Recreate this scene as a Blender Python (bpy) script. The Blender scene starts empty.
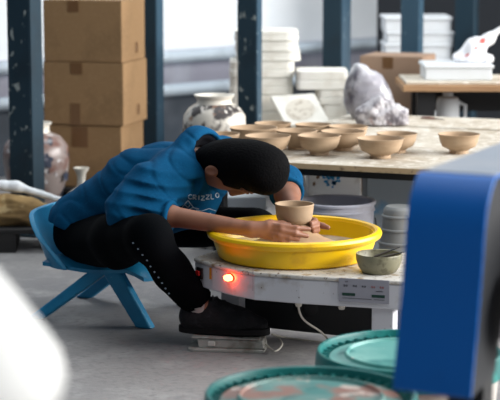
import bpy, bmesh, math, random
import numpy as np
from mathutils import Vector, Matrix
from mathutils.bvhtree import BVHTree

random.seed(7)
S = bpy.context.scene
COL = S.collection

# ------------------------------------------------------------------ camera, light, exposure
CH = 1.28                       # camera height
PITCH = math.radians(8.84)
FPX = 1800.0
cam_d = bpy.data.cameras.new('camera')
cam = bpy.data.objects.new('camera', cam_d); COL.objects.link(cam)
cam.location = (0, 0, CH)
cam.rotation_euler = (math.pi/2 - PITCH, 0, 0)
cam_d.sensor_width = 36.0
cam_d.lens = FPX/500*36.0
cam_d.clip_end = 60
cam_d.dof.use_dof = True
cam_d.dof.focus_distance = 5.40
cam_d.dof.aperture_fstop = 4.2
S.camera = cam

w = bpy.data.worlds.new('world'); S.world = w
w.use_nodes = True
bg = w.node_tree.nodes['Background']
bg.inputs['Color'].default_value = (0.62, 0.80, 1.0, 1)
bg.inputs['Strength'].default_value = 0.11

def area(name, loc, target, size, energy, col, sy=None):
    d = bpy.data.lights.new(name, 'AREA'); d.energy = energy; d.color = col
    d.shape = 'RECTANGLE'; d.size = size; d.size_y = sy or size
    o = bpy.data.objects.new(name, d); COL.objects.link(o)
    o.location = loc
    o.rotation_euler = (Vector(target)-Vector(loc)).to_track_quat('-Z', 'Y').to_euler()
    return o
area('window_daylight', (6.2, 5.4, 2.6), (0.0, 6.2, 0.4), 7.5, 1080, (1.0, 0.98, 0.95), 2.0)
area('skylight_daylight', (0.2, 5.0, 3.9), (0.1, 5.3, 0.0), 3.4, 118, (0.92, 0.97, 1.0), 7.0)
area('rear_wall_fill', (0.5, 8.1, 3.3), (-0.5, 9.6, 0.8), 1.8, 60, (0.92, 0.97, 1.0), 1.4)  # added lamp aimed at the back wall to brighten it

S.view_settings.view_transform = 'Standard'
S.view_settings.look = 'None'
S.view_settings.gamma = 1.0
S.view_settings.use_curve_mapping = False
S.view_settings.exposure = 0.0

# ------------------------------------------------------------------ helpers: pixels to world
def ang(py): return PITCH + math.atan((py-200)/FPX)
def pt(px, py, Y):
    """world point on the plane at distance Y seen at photo pixel (px,py)"""
    z = CH - Y*math.tan(ang(py))
    d = Y*math.cos(PITCH) + (CH-z)*math.sin(PITCH)
    return Vector(((px-250)/FPX*d, Y, z))
def fl(px, py, z):
    """world point on the horizontal plane z seen at photo pixel (px,py)"""
    return pt(px, py, (CH-z)/math.tan(ang(py)))

# ------------------------------------------------------------------ materials
def lin(c):
    out = []
    for v in c:
        v = v/255.0
        out.append(v/12.92 if v <= 0.04045 else ((v+0.055)/1.055)**2.4)
    return (out[0], out[1], out[2], 1)
def mat(name, c, rough=0.6, metal=0.0, marks=(), bump=None, spec=0.5, emit=None, sheen=0, sss=0, trans=0):
    """marks: list of (scale, colour, lo, hi, detail, stretch) noise-shaped stains mixed over the base"""
    m = bpy.data.materials.new(name); m.use_nodes = True
    nt = m.node_tree; N = nt.nodes; L = nt.links
    b = N['Principled BSDF']
    b.inputs['Roughness'].default_value = rough
    b.inputs['Metallic'].default_value = metal
    b.inputs['Specular IOR Level'].default_value = spec
    b.inputs['Base Color'].default_value = lin(c)
    if trans: b.inputs['Transmission Weight'].default_value = trans
    if sheen: b.inputs['Sheen Weight'].default_value = sheen
    if sss:
        b.inputs['Subsurface Weight'].default_value = sss
        b.inputs['Subsurface Radius'].default_value = (0.01, 0.004, 0.002)
    if emit:
        b.inputs['Emission Color'].default_value = lin(emit[0]); b.inputs['Emission Strength'].default_value = emit[1]
    tc = N.new('ShaderNodeTexCoord')
    prev = None
    for i, mk in enumerate(marks):
        sc, col, lo, hi = mk[:4]
        det = mk[4] if len(mk) > 4 else 4
        st = mk[5] if len(mk) > 5 else (1, 1, 1)
        mp = N.new('ShaderNodeMapping'); mp.inputs['Scale'].default_value = st
        mp.inputs['Location'].default_value = (3.1*i, 1.7*i, 0.9*i)
        L.new(tc.outputs['Object'], mp.inputs['Vector'])
        n = N.new('ShaderNodeTexNoise'); n.inputs['Scale'].default_value = sc; n.inputs['Detail'].default_value = det
        L.new(mp.outputs[0], n.inputs['Vector'])
        mr = N.new('ShaderNodeMapRange'); mr.inputs['From Min'].default_value = lo; mr.inputs['From Max'].default_value = hi
        L.new(n.outputs['Fac'], mr.inputs['Value'])
        mx = N.new('ShaderNodeMix'); mx.data_type = 'RGBA'
        L.new(mr.outputs[0], mx.inputs['Factor'])
        if prev is None: mx.inputs['A'].default_value = lin(c)
        else: L.new(prev, mx.inputs['A'])
        mx.inputs['B'].default_value = lin(col)
        prev = mx.outputs['Result']
    if prev is not None: L.new(prev, b.inputs['Base Color'])
    if bump:
        n = N.new('ShaderNodeTexNoise'); n.inputs['Scale'].default_value = bump[0]; n.inputs['Detail'].default_value = 5
        L.new(tc.outputs['Object'], n.inputs['Vector'])
        bp = N.new('ShaderNodeBump'); bp.inputs['Strength'].default_value = bump[1]; bp.inputs['Distance'].default_value = 0.01
        L.new(n.outputs['Fac'], bp.inputs['Height']); L.new(bp.outputs[0], b.inputs['Normal'])
    return m

M = {}
M['floor'] = mat('concrete_floor', (146, 143, 142), 0.62, marks=[(1.1, (118, 117, 120), .42, .68, 6), (7, (165, 163, 162), .5, .75, 6), (3.2, (104, 103, 108), .58, .72, 8), (40, (132, 130, 130), .5, .7)], bump=(60, .15))
M['wall'] = mat('pale_wall', (222, 226, 230), 0.7, marks=[(1.5, (202, 208, 214), .45, .7)])
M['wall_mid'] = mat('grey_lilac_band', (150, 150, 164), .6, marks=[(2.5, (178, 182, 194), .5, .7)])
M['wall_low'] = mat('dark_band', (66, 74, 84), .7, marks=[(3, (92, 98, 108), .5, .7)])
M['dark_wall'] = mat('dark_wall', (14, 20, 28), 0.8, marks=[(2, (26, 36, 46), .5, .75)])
M['pipe'] = mat('pipe_paint', (176, 188, 198), 0.45, marks=[(6, (150, 160, 170), .5, .7)])
M['teal_steel'] = mat('teal_steel', (16, 44, 58), 0.55, marks=[(60, (120, 130, 130), .70, .73, 6, (1, 1, .6)), (5, (12, 34, 46), .5, .7)])
M['teal_steel_worn'] = mat('teal_steel_worn', (16, 44, 58), 0.55, marks=[(46, (140, 148, 146), .62, .67, 7, (1, 1, .55)), (5, (12, 34, 46), .5, .7)])
M['blue_steel'] = mat('blue_steel', (42, 70, 88), 0.5, marks=[(30, (120, 140, 150), .66, .72, 5)])
M['card'] = mat('cardboard', (136, 106, 72), 0.85, marks=[(5, (118, 91, 60), .5, .75), (60, (144, 114, 80), .5, .8)])
M['card_pale'] = mat('cardboard_pale', (150, 124, 104), 0.85, marks=[(5, (136, 110, 90), .5, .75)])
M['tape'] = mat('brown_tape', (104, 74, 46), 0.35)
M['plaster'] = mat('plaster', (222, 220, 212), 0.85, marks=[(12, (202, 196, 184), .5, .75), (4, (232, 230, 226), .5, .7)])
M['plaster_mark'] = mat('plaster_mark', (206, 200, 188), 0.9, marks=[(40, (170, 160, 146), .5, .62)])
M['foam'] = mat('white_foam', (212, 216, 220), 0.8, marks=[(20, (208, 212, 214), .5, .75)])
M['wood'] = mat('plank_wood', (168, 132, 96), 0.6, marks=[(5, (138, 102, 70), .45, .7, 6, (1, 14, 14))])
M['board'] = mat('clay_dusted_board', (196, 187, 172), 0.75, marks=[(4, (168, 154, 134), .46, .66, 6), (22, (218, 212, 202), .50, .66, 5), (60, (150, 132, 108), .60, .68)])
M['board_edge'] = mat('board_edge', (190, 164, 128), 0.8, marks=[(30, (120, 98, 74), .55, .68)])
M['black_steel'] = mat('black_steel', (16, 17, 20), 0.55)
M['bowl'] = mat('raw_clay_bowl', (178, 153, 126), 0.75, marks=[(9, (158, 132, 104), .48, .7, 5, (1, 1, 4))], bump=(50, .06))
M['wet_clay'] = mat('wet_clay', (176, 146, 114), 0.5, marks=[(10, (152, 122, 94), .5, .7)])
M['slip'] = mat('clay_slip', (196, 190, 184), 0.2, marks=[(14, (168, 152, 136), .45, .65)])
M['yellow'] = mat('yellow_plastic', (244, 196, 0), 0.38, marks=[(14, (224, 174, 8), .6, .72)])
M['wheel_white'] = mat('painted_white_steel', (206, 206, 212), 0.5, marks=[(14, (176, 170, 168), .58, .72, 7), (90, (96, 84, 74), .70, .74, 3)])
M['wheel_top'] = mat('clay_spattered_top', (204, 200, 194), 0.55, marks=[(30, (150, 128, 98), .54, .66, 8), (90, (96, 76, 54), .62, .68, 4)])
M['grey_plate'] = mat('grey_plate', (148, 148, 158), 0.5)
M['ink'] = mat('dark_ink', (46, 46, 54), 0.6)
M['red_ink'] = mat('red_ink', (150, 64, 60), 0.6)
M['green_ink'] = mat('green_display', (18, 58, 48), 0.4)
M['switch_black'] = mat('switch_black', (14, 14, 16), 0.4)
M['switch_red'] = mat('switch_red', (176, 28, 24), 0.35)
M['sticker'] = mat('orange_sticker', (214, 140, 40), 0.5)
M['lamp'] = mat('lit_lamp', (255, 150, 90), 0.3, emit=((255, 84, 46), 26.0))
M['cable_white'] = mat('cable_white', (206, 200, 188), 0.5)
M['cast'] = mat('grey_cast_metal', (172, 172, 166), 0.6, marks=[(20, (128, 122, 112), .5, .68)])
M['chair'] = mat('blue_chair_plastic', (28, 142, 190), 0.42, marks=[(9, (22, 120, 166), .5, .72), (50, (90, 170, 200), .7, .75)])
M['hoodie'] = mat('blue_hoodie', (5, 76, 116), 0.92, spec=.12, marks=[(8, (4, 64, 100), .45, .7), (120, (8, 82, 122), .5, .8)], bump=(260, .12))
M['hood_shade'] = mat('hood_shade', (14, 16, 22), 0.95, spec=.1)
M['print'] = mat('hoodie_print', (150, 168, 186), 0.8)
M['pants'] = mat('black_trousers', (4, 6, 9), 0.95, spec=.06, bump=(220, .1))
M['skin'] = mat('skin', (144, 97, 75), 0.55, sss=.03, marks=[(14, (124, 82, 62), .5, .7)])
M['hair'] = mat('black_hair', (3, 3, 5), 0.8, spec=.08, bump=(140, .3))
M['shoe'] = mat('black_shoe', (20, 20, 24), 0.7, spec=.3, marks=[(30, (38, 38, 44), .55, .7)], bump=(90, .5))
M['lace'] = mat('grey_lace', (62, 60, 62), 0.8)
M['sole'] = mat('black_sole', (9, 9, 11), 0.6, spec=.25)
M['sock'] = mat('grey_sock', (176, 168, 166), 0.9)
M['machine_blue'] = mat('machine_blue', (0, 112, 206), 0.36, marks=[(5, (0, 100, 190), .5, .7)])
M['machine_top'] = mat('lit_machine_top', (158, 166, 178), 0.55, marks=[(6, (172, 176, 184), .5, .7)])
M['lid'] = mat('teal_lid', (44, 128, 124), 0.42, marks=[(7, (30, 126, 122), .45, .7, 5)])
M['lid_rim'] = mat('teal_rim', (14, 110, 108), 0.38, marks=[(18, (40, 136, 130), .55, .7)])
M['lid_brown'] = mat('teal_lid_clay_stained', (62, 132, 128), 0.5, marks=[(7, (116, 152, 146), .42, .6, 6), (9, (150, 108, 96), .46, .54, 6), (18, (206, 190, 180), .60, .66, 5), (14, (30, 100, 98), .62, .70)])
M['lid_pale'] = mat('teal_lid_dusty', (88, 156, 150), 0.5, marks=[(6, (124, 178, 170), .45, .65, 6), (12, (46, 124, 120), .56, .68), (26, (206, 204, 192), .66, .7)])
M['drum_white'] = mat('drum_white', (196, 190, 184), 0.55, marks=[(6, (168, 150, 140), .5, .7)])
M['drum_red'] = mat('drum_clay_red', (150, 84, 70), 0.6, marks=[(6, (180, 150, 140), .52, .7)])
M['bucket'] = mat('grey_bucket', (186, 186, 198), 0.5, marks=[(8, (164, 160, 166), .48, .7, 5)])
M['bucket_in'] = mat('bucket_inside', (128, 128, 140), 0.6)
M['bucket_dark'] = mat('ribbed_bucket', (136, 138, 138), 0.5, marks=[(8, (110, 112, 112), .5, .7)])
M['splash_box'] = mat('paint_splashed_panel', (236, 236, 234), 0.7, marks=[(7, (180, 170, 158), .55, .7)])
M['cyan_paint'] = mat('cyan_paint', (40, 142, 196), 0.6)
M['brown_paint'] = mat('brown_smear', (120, 96, 74), 0.8)
M['crate'] = mat('dark_crate', (128, 138, 146), 0.6, marks=[(9, (70, 120, 156), .6, .7)])
M['sack'] = mat('brown_sack', (150, 122, 78), 0.9, marks=[(9, (112, 88, 54), .45, .68, 5), (18, (186, 162, 118), .58, .7)])
M['white_sack'] = mat('white_sack', (226, 230, 234), 0.7)
M['red_sack'] = mat('red_sack', (150, 54, 50), 0.9)
M['pallet'] = mat('dark_pallet_wood', (34, 32, 32), 0.85)
M['bag'] = mat('grey_plastic_bag', (158, 156, 164), 0.3, marks=[(9, (212, 212, 216), .42, .62), (11, (92, 88, 98), .50, .70)])
M['bag_white'] = mat('crumpled_white_bag', (186, 182, 186), 0.35, marks=[(22, (112, 106, 112), .48, .6), (14, (150, 120, 112), .6, .7)])
M['carrier'] = mat('white_carrier_bag', (236, 236, 240), 0.35)
M['carrier_red'] = mat('red_bag_print', (214, 90, 84), 0.5)
M['vase_pink'] = mat('painted_vase', (140, 128, 124), 0.3, marks=[(9, (112, 82, 74), .48, .60, 4), (11, (44, 50, 62), .53, .58, 5), (24, (190, 186, 186), .60, .66)])
M['vase_ink'] = mat('vase_ink', (56, 62, 78), 0.35, marks=[(30, (120, 120, 130), .55, .65)])
M['vase_bw'] = mat('floral_vase', (196, 190, 180), 0.4, marks=[(9, (58, 52, 52), .49, .55, 4), (16, (150, 118, 98), .60, .66), (30, (210, 204, 196), .60, .66)])
M['white_glaze'] = mat('cream_glaze', (220, 214, 202), 0.35)
M['green_glaze'] = mat('grey_green_glaze', (132, 128, 104), 0.4, marks=[(50, (98, 94, 74), .5, .66)])
M['tool'] = mat('dark_tool', (60, 52, 44), 0.5)
M['side_shaded'] = mat('side_shaded', (6, 12, 22), 0.6)
M['grey_metal'] = mat('motor_grey', (22, 28, 38), 0.5, metal=.2)
M['dark_blue'] = mat('dark_blue_steel', (12, 24, 48), 0.5)
M['white_mould'] = mat('white_gypsum', (236, 236, 234), 0.85)

# ------------------------------------------------------------------ mesh builder
class MB:
    def __init__(s): s.v = []; s.f = []
    def add(s, vs, fs, T=None):
        o = len(s.v)
        for p in vs:
            p = Vector(p)
            s.v.append(T @ p if T else p)
        for f in fs: s.f.append(tuple(i+o for i in f))
        return s
    def box(s, c, size, rz=0, T=None):
        x, y, z = (q/2 for q in size)
        vs = [(-x,-y,-z),(x,-y,-z),(x,y,-z),(-x,y,-z),(-x,-y,z),(x,-y,z),(x,y,z),(-x,y,z)]
        fs = [(0,3,2,1),(4,5,6,7),(0,1,5,4),(1,2,6,5),(2,3,7,6),(3,0,4,7)]
        R = Matrix.Translation(Vector(c)) @ Matrix.Rotation(rz, 4, 'Z')
        return s.add(vs, fs, (T @ R) if T else R)
    def prism(s, poly, z0, z1, T=None):
        n = len(poly)
        vs = [(p[0], p[1], z0) for p in poly] + [(p[0], p[1], z1) for p in poly]
        fs = [tuple(range(n-1, -1, -1)), tuple(range(n, 2*n))]
        for i in range(n):
            j = (i+1) % n; fs.append((i, j, j+n, i+n))
        return s.add(vs, fs, T)
    def hexa(s, bot, top):
        vs = list(bot)+list(top)
        return s.add(vs, [(0,3,2,1),(4,5,6,7),(0,1,5,4),(1,2,6,5),(2,3,7,6),(3,0,4,7)])
    def lathe(s, prof, c=(0,0,0), seg=40, T=None, wob=None):
        vs = []; fs = []; n = len(prof)
        for i in range(seg):
            a = 2*math.pi*i/seg
            for k, (r, z) in enumerate(prof):
                q = 1.0 if wob is None else wob(a, k, z)
                vs.append((c[0]+max(r, 1e-4)*q*math.cos(a), c[1]+max(r, 1e-4)*q*math.sin(a), c[2]+z))
        for i in range(seg):
            j = (i+1) % seg
            for k in range(n-1):
                fs.append((i*n+k, j*n+k, j*n+k+1, i*n+k+1))
        return s.add(vs, fs, T)
    def tube(s, pts, r, seg=10, T=None):
        pts = [Vector(p) for p in pts]; n = len(pts)
        rs = r if isinstance(r, (list, tuple)) else [r]*n
        vs = []; fs = []; up = None
        for i, p in enumerate(pts):
            t = (pts[min(i+1, n-1)]-pts[max(i-1, 0)]).normalized()
            if up is None:
                up = Vector((0,0,1)) if abs(t.z) < .9 else Vector((1,0,0))
            a = t.cross(up).normalized(); b = a.cross(t).normalized(); up = b
            for k in range(seg):
                q = 2*math.pi*k/seg
                vs.append(p + a*(rs[i]*math.cos(q)) + b*(rs[i]*math.sin(q)))
        for i in range(n-1):
            for k in range(seg):
                m = (k+1) % seg
                fs.append((i*seg+k, i*seg+m, (i+1)*seg+m, (i+1)*seg+k))
        fs.append(tuple(range(seg-1, -1, -1))); fs.append(tuple((n-1)*seg+k for k in range(seg)))
        return s.add(vs, fs, T)
    def build(s, name, m, parent=None, loc=None, smooth=True, bevel=0, seg=2, local=False):
        """vertices are world coordinates unless local=True (then the parent's frame)"""
        me = bpy.data.meshes.new(name)
        if parent is not None:
            if local: vs = s.v; o_loc = Vector((0,0,0))
            else:
                mw = parent.matrix_basis.copy(); pp = parent.parent
                while pp is not None: mw = pp.matrix_basis @ mw; pp = pp.parent
                inv = mw.inverted(); vs = [inv @ Vector(p) for p in s.v]
        elif loc is not None and not local:
            vs = [Vector(p)-Vector(loc) for p in s.v]
        else: vs = s.v
        me.from_pydata([tuple(p) for p in vs], [], s.f)
        bm = bmesh.new(); bm.from_mesh(me)
        bmesh.ops.remove_doubles(bm, verts=bm.verts, dist=1e-6)
        bmesh.ops.recalc_face_normals(bm, faces=bm.faces); bm.to_mesh(me); bm.free()
        me.materials.append(m)
        o = bpy.data.objects.new(name, me); COL.objects.link(o)
        if parent is not None: o.parent = parent
        elif loc is not None: o.location = loc
        if smooth:
            me.polygons.foreach_set('use_smooth', [True]*len(me.polygons))
            try: me.set_sharp_from_angle(angle=math.radians(38))
            except Exception: pass
        if bevel:
            b = o.modifiers.new('bevel', 'BEVEL'); b.width = bevel; b.segments = seg; b.limit_method = 'ANGLE'; b.angle_limit = math.radians(35)
        return o

def tag(o, label, cat, group=None, kind=None):
    o['label'] = label; o['category'] = cat
    if group: o['group'] = group
    if kind: o['kind'] = kind
    return o
def thing(name, loc, label, cat, rz=0, group=None):
    o = bpy.data.objects.new(name, None); COL.objects.link(o)
    o.empty_display_size = .05
    o.location = loc; o.rotation_euler = (0, 0, rz)
    o.matrix_basis = Matrix.Translation(Vector(loc)) @ Matrix.Rotation(rz, 4, 'Z')
    return tag(o, label, cat, group)
def structure(o): o['kind'] = 'structure'; return o
def copy_thing(src, loc, rz, label, group=None, scale=1.0):
    c = src.copy(); COL.objects.link(c); c.location = loc; c.rotation_euler = (0, 0, rz); c.scale = (scale,)*3
    c['label'] = label
    if group: c['group'] = group
    for ch in src.children:
        d = ch.copy(); COL.objects.link(d); d.parent = c
    return c

# ------------------------------------------------------------------ signed-distance sculpting (for soft and organic shapes)
class Sculpt:
    def __init__(s, lo, hi, h):
        s.lo = np.array(lo, float); s.h = h
        s.n = np.ceil((np.array(hi)-s.lo)/h).astype(int)+1
        s.D = np.full(tuple(s.n), 0.2, np.float32)
        s.ax = [(s.lo[i]+h*np.arange(s.n[i])).astype(np.float32) for i in range(3)]
    def win(s, lo, hi):
        a = np.clip(np.floor((np.array(lo)-s.lo)/s.h).astype(int), 0, s.n); b = np.clip(np.ceil((np.array(hi)-s.lo)/s.h).astype(int)+1, 0, s.n)
        sl = tuple(slice(a[i], b[i]) for i in range(3))
        X, Y, Z = np.meshgrid(s.ax[0][sl[0]], s.ax[1][sl[1]], s.ax[2][sl[2]], indexing='ij')
        return sl, X, Y, Z
    def merge(s, sl, d, k, sub=False):
        c = s.D[sl]
        if sub: c = -c
        if k > 0:
            hh = np.maximum(k-np.abs(c-d), 0)/k
            r = np.minimum(c, d)-hh*hh*k*.25
        else: r = np.minimum(c, d)
        s.D[sl] = -r if sub else r
    def cone(s, a, b, ra, rb, k=.03, sub=False, flat=None):
        a = np.array(a, float); b = np.array(b, float)
        m = max(ra, rb)+k+.03
        sl, X, Y, Z = s.win(np.minimum(a, b)-m, np.maximum(a, b)+m)
        d = b-a; L2 = max(float(d@d), 1e-9)
        t = np.clip(((X-a[0])*d[0]+(Y-a[1])*d[1]+(Z-a[2])*d[2])/L2, 0, 1)
        q = np.sqrt((X-a[0]-t*d[0])**2+(Y-a[1]-t*d[1])**2+(Z-a[2]-t*d[2])**2)-(ra+(rb-ra)*t)
        s.merge(sl, q.astype(np.float32), k, sub); return s
    def chain(s, pts, rs, k=.02):
        for i in range(len(pts)-1): s.cone(pts[i], pts[i+1], rs[i], rs[i+1], k)
        return s
    def ell(s, c, axes, r, k=.03, sub=False):
        c = np.array(c, float); A = np.array([np.array(a, float)/np.linalg.norm(a) for a in axes])
        m = max(r)+k+.03
        sl, X, Y, Z = s.win(c-m, c+m)
        P = [ (X-c[0])*A[i,0]+(Y-c[1])*A[i,1]+(Z-c[2])*A[i,2] for i in range(3)]
        k0 = np.sqrt(sum((P[i]/r[i])**2 for i in range(3))); k1 = np.sqrt(sum((P[i]/r[i]**2)**2 for i in range(3)))
        d = k0*(k0-1)/np.maximum(k1, 1e-6)
        s.merge(sl, d.astype(np.float32), k, sub); return s
    def torus(s, c, nrm, R, r, k=.02):
        c = np.array(c, float); nn = np.array(nrm, float); nn /= np.linalg.norm(nn); m = R+r+k+.03
        sl, X, Y, Z = s.win(c-m, c+m)
        h = (X-c[0])*nn[0]+(Y-c[1])*nn[1]+(Z-c[2])*nn[2]
        q = np.sqrt(np.maximum((X-c[0])**2+(Y-c[1])**2+(Z-c[2])**2-h*h, 0))
        s.merge(sl, (np.sqrt((q-R)**2+h*h)-r).astype(np.float32), k); return s
    def cut(s, p, nrm, lo=None, hi=None, k=0):
        """remove the half space on the side nrm points to (optionally only inside a window)"""
        nn = np.array(nrm, float); nn /= np.linalg.norm(nn)
        sl, X, Y, Z = s.win(lo if lo is not None else s.lo, hi if hi is not None else s.lo+s.h*s.n)
        d = (X-p[0])*nn[0]+(Y-p[1])*nn[1]+(Z-p[2])*nn[2]
        s.D[sl] = np.maximum(s.D[sl], d.astype(np.float32)); return s
    def disp(s, fn, lo=None, hi=None):
        sl, X, Y, Z = s.win(lo if lo is not None else s.lo, hi if hi is not None else s.lo+s.h*s.n)
        s.D[sl] += fn(X, Y, Z).astype(np.float32); return s
    def mesh(s):
        D = s.D; D[0]=np.maximum(D[0],.01); D[-1]=np.maximum(D[-1],.01); D[:,0]=np.maximum(D[:,0],.01); D[:,-1]=np.maximum(D[:,-1],.01); D[:,:,0]=np.maximum(D[:,:,0],.01); D[:,:,-1]=np.maximum(D[:,:,-1],.01)
        I = D < 0
        cs = [(i,j,k) for i in (0,1) for j in (0,1) for k in (0,1)]
        cnt = sum(I[i:I.shape[0]-1+i, j:I.shape[1]-1+j, k:I.shape[2]-1+k].astype(np.int8) for i,j,k in cs)
        cell = np.argwhere((cnt > 0) & (cnt < 8))
        idx = np.full(cnt.shape, -1, np.int64); idx[cell[:,0], cell[:,1], cell[:,2]] = np.arange(len(cell))
        acc = np.zeros((len(cell), 3)); num = np.zeros(len(cell))
        val = {c: D[cell[:,0]+c[0], cell[:,1]+c[1], cell[:,2]+c[2]] for c in cs}
        for c in cs:
            for ax in range(3):
                if c[ax]: continue
                e = list(c); e[ax] = 1; e = tuple(e)
                v0 = val[c]; v1 = val[e]; m = (v0 < 0) != (v1 < 0)
                t = np.where(m, v0/np.where(m, v0-v1, 1), 0)
                p = np.array(c, float)[None, :].repeat(len(cell), 0); p[:, ax] += t
                acc[m] += p[m]; num[m] += 1
        V = s.lo + s.h*(cell+acc/num[:, None])
        F = []
        for ax in range(3):
            o1, o2 = [(1,2),(2,0),(0,1)][ax]
            a = np.take(I, range(I.shape[ax]-1), ax); b = np.take(I, range(1, I.shape[ax]), ax)
            E = np.argwhere(a != b)
            E = E[(E[:,o1] > 0) & (E[:,o2] > 0) & (E[:,o1] < I.shape[o1]-1) & (E[:,o2] < I.shape[o2]-1)]
            def cellat(d1, d2):
                q = E.copy(); q[:,o1] -= d1; q[:,o2] -= d2; return idx[q[:,0], q[:,1], q[:,2]]
            Q = np.stack([cellat(1,1), cellat(0,1), cellat(0,0), cellat(1,0)], 1)
            fl_ = ~I[E[:,0], E[:,1], E[:,2]]
            Q[fl_] = Q[fl_][:, ::-1]
            F.append(Q)
        return V, np.concatenate(F)
    def build(s, name, m, parent=None, loc=None):
        V, F = s.mesh()
        off = np.array(parent.location if parent is not None else (loc or (0,0,0)))
        me = bpy.data.meshes.new(name)
        me.from_pydata((V-off).tolist(), [], F.tolist())
        me.materials.append(m)
        me.polygons.foreach_set('use_smooth', [True]*len(me.polygons))
        o = bpy.data.objects.new(name, me); COL.objects.link(o)
        if parent is not None: o.parent = parent
        elif loc is not None: o.location = loc
        sm = o.modifiers.new('smooth', 'SMOOTH'); sm.factor = .5; sm.iterations = 1
        return o
_rng = np.random.default_rng(3)
_W = _rng.normal(size=(14, 3)); _PH = _rng.uniform(0, 6.28, 14)
def waves(X, Y, Z, freq, n=7, o=0):
    r = 0
    for i in range(n):
        wv = _W[(i+o) % 14]*freq*(.6+.13*i)
        r = r+np.sin(wv[0]*X+wv[1]*Y+wv[2]*Z+_PH[(i+o) % 14])
    return r/n
def creases(X, Y, Z, freq, o=0):
    return np.abs(waves(X, Y, Z, freq, 6, o))

YAW = math.radians(-21)      # the furniture stands turned this far to the camera

# ================================================================== SETTING
g = MB(); g.add([(-4,-1,0),(6,-1,0),(6,13,0),(-4,13,0)], [(0,1,2,3)])
structure(g.build('floor', M['floor'], smooth=False))
wa = Vector((-2.6, 7.75)); wb = Vector((0.86, 10.95))
def wall(name, a, b, z, m, t=.12):
    d = (b-a).normalized(); nrm = Vector((-d.y, d.x))
    q = MB(); q.prism([a, b, b+nrm*t, a+nrm*t], 0, z)
    return structure(q.build(name, m, smooth=False))
wall('wall_back', wa, wb, 3.0, M['wall'])
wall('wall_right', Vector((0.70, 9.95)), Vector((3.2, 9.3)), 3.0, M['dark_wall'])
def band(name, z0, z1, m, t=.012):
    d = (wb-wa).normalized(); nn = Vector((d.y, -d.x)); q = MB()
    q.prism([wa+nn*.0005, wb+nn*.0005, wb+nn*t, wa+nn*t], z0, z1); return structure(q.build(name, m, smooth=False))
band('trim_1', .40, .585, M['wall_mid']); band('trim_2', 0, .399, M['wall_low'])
# heating pipes on the back wall
wd = (wb-wa).normalized(); wn = Vector((wd.y, -wd.x))
for yy, lab in ((57, 'upper of the two thick pale pipes running along the back wall'), (90, 'lower of the two thick pale pipes running along the back wall')):
    c = pt(198, yy, 9.65)
    a2 = wa+wd*.12+wn*.09; b2 = wb-wd*.1+wn*.09
    q = MB(); q.tube([(a2.x, a2.y, c.z), ((a2.x+b2.x)/2, (a2.y+b2.y)/2, c.z), (b2.x, b2.y, c.z)], .033, 16)
    root = thing('wall_pipe', (a2.x, a2.y, c.z), lab, 'pipe')
    q.build('pipe', M['pipe'], root)
    for tt in (.2, .5, .8):
        p = a2.lerp(b2, tt); w2 = p - wn*.09
        q2 = MB(); q2.tube([(w2.x, w2.y, c.z-.0), (p.x, p.y, c.z)], .012, 8); q2.build('bracket', M['pipe'], root)

# ================================================================== STEEL POSTS
def post(px, Y, wdt, dep, label, m, side=None, rz=YAW, top=1.45):
    c = pt(px, 60, Y)
    root = thing('steel_post', (c.x, Y, 0), label, 'post', rz, 'blue steel uprights')
    q = MB()
    # channel section: front flange, web, rear flange
    t = .008
    q.box((0, -dep/2+t/2, top/2), (wdt, t, top)); q.box((0, dep/2-t/2, top/2), (wdt, t, top))
    q.box((wdt*.12, 0, top/2), (wdt*.55, dep-2*t, top))
    q.build('column', m, root, local=True, smooth=False, bevel=.002)
    q = MB(); q.box((0, 0, .004), (wdt+.05, dep+.05, .008)); q.build('base_plate', m, root, local=True, smooth=False)
    if side:
        q = MB(); q.box((wdt/2+.003, 0, top/2+.006), (.006, dep*.98, top-.012)); q.build('side_flange', side, root, local=True, smooth=False)  # paler side plates: light from the right put into their colour
    return root
post(24.5, 7.32, .10, .10, 'thick dark teal steel post with peeling paint beside the big painted vase at left', M['teal_steel_worn'], M['teal_steel'])
post(153, 8.45, .062, .08, 'blue steel post just right of the stacked cardboard boxes', M['teal_steel'], M['blue_steel'])
post(145.5, 8.75, .055, .08, 'narrow black strip added as shade in the gap between the cardboard boxes and the blue post', M['black_steel'])  # black upright put in for the shadowed recess left of the blue post
post(249, 7.95, .088, .06, 'dark chipped steel post in front of the white plaster mould pile', M['teal_steel_worn'], M['blue_steel'])
post(336, 8.95, .095, .14, 'dark steel post with lighter edge rising behind the right-hand mould pile', M['teal_steel'], M['blue_steel'])
post(411, 8.92, .085, .09, 'grey-blue steel post in front of the stacked white foam boxes', M['blue_steel'], M['blue_steel'])
post(466, 9.25, .10, .10, 'dim blue steel post in the dark corner above the carrier bag', M['teal_steel'])

# ================================================================== CARDBOARD BOXES
def carton(c, z0, size, rz, label, m, tapes, group='cardboard cartons'):
    root = thing('cardboard_box', (c[0], c[1], z0), label, 'box', rz, group)
    wx, dy, hz = size
    q = MB(); q.box((0, 0, hz/2), (wx, dy, hz-.004)); q.build('carton', m, root, local=True, smooth=False, bevel=.004)
    # top flaps meeting at a seam
    q = MB()
    for s in (-1, 1): q.box((0, s*(dy/4+.0006), hz-.0005), (wx-.002, dy/2-.002, .003))
    q.build('flap', m, root, local=True, smooth=False)
    for (tx, tz, tw, th) in tapes:
        q = MB(); q.box((tx*wx, -dy/2-.0008, hz*tz-th/2), (tw, .0016, th)); q.build('tape', M['tape'], root, local=True, smooth=False)
    q = MB(); q.box((wx/2+.0008, dy*.12, hz*.14+.02), (.0016, .03, .045)); q.build('tape', M['tape'], root, local=True, smooth=False)
    return root
BY = 7.98; brz = math.radians(-16)
bz = [.115, .392, .667, .936]
cx0 = pt(95, 60, BY).x
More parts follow.
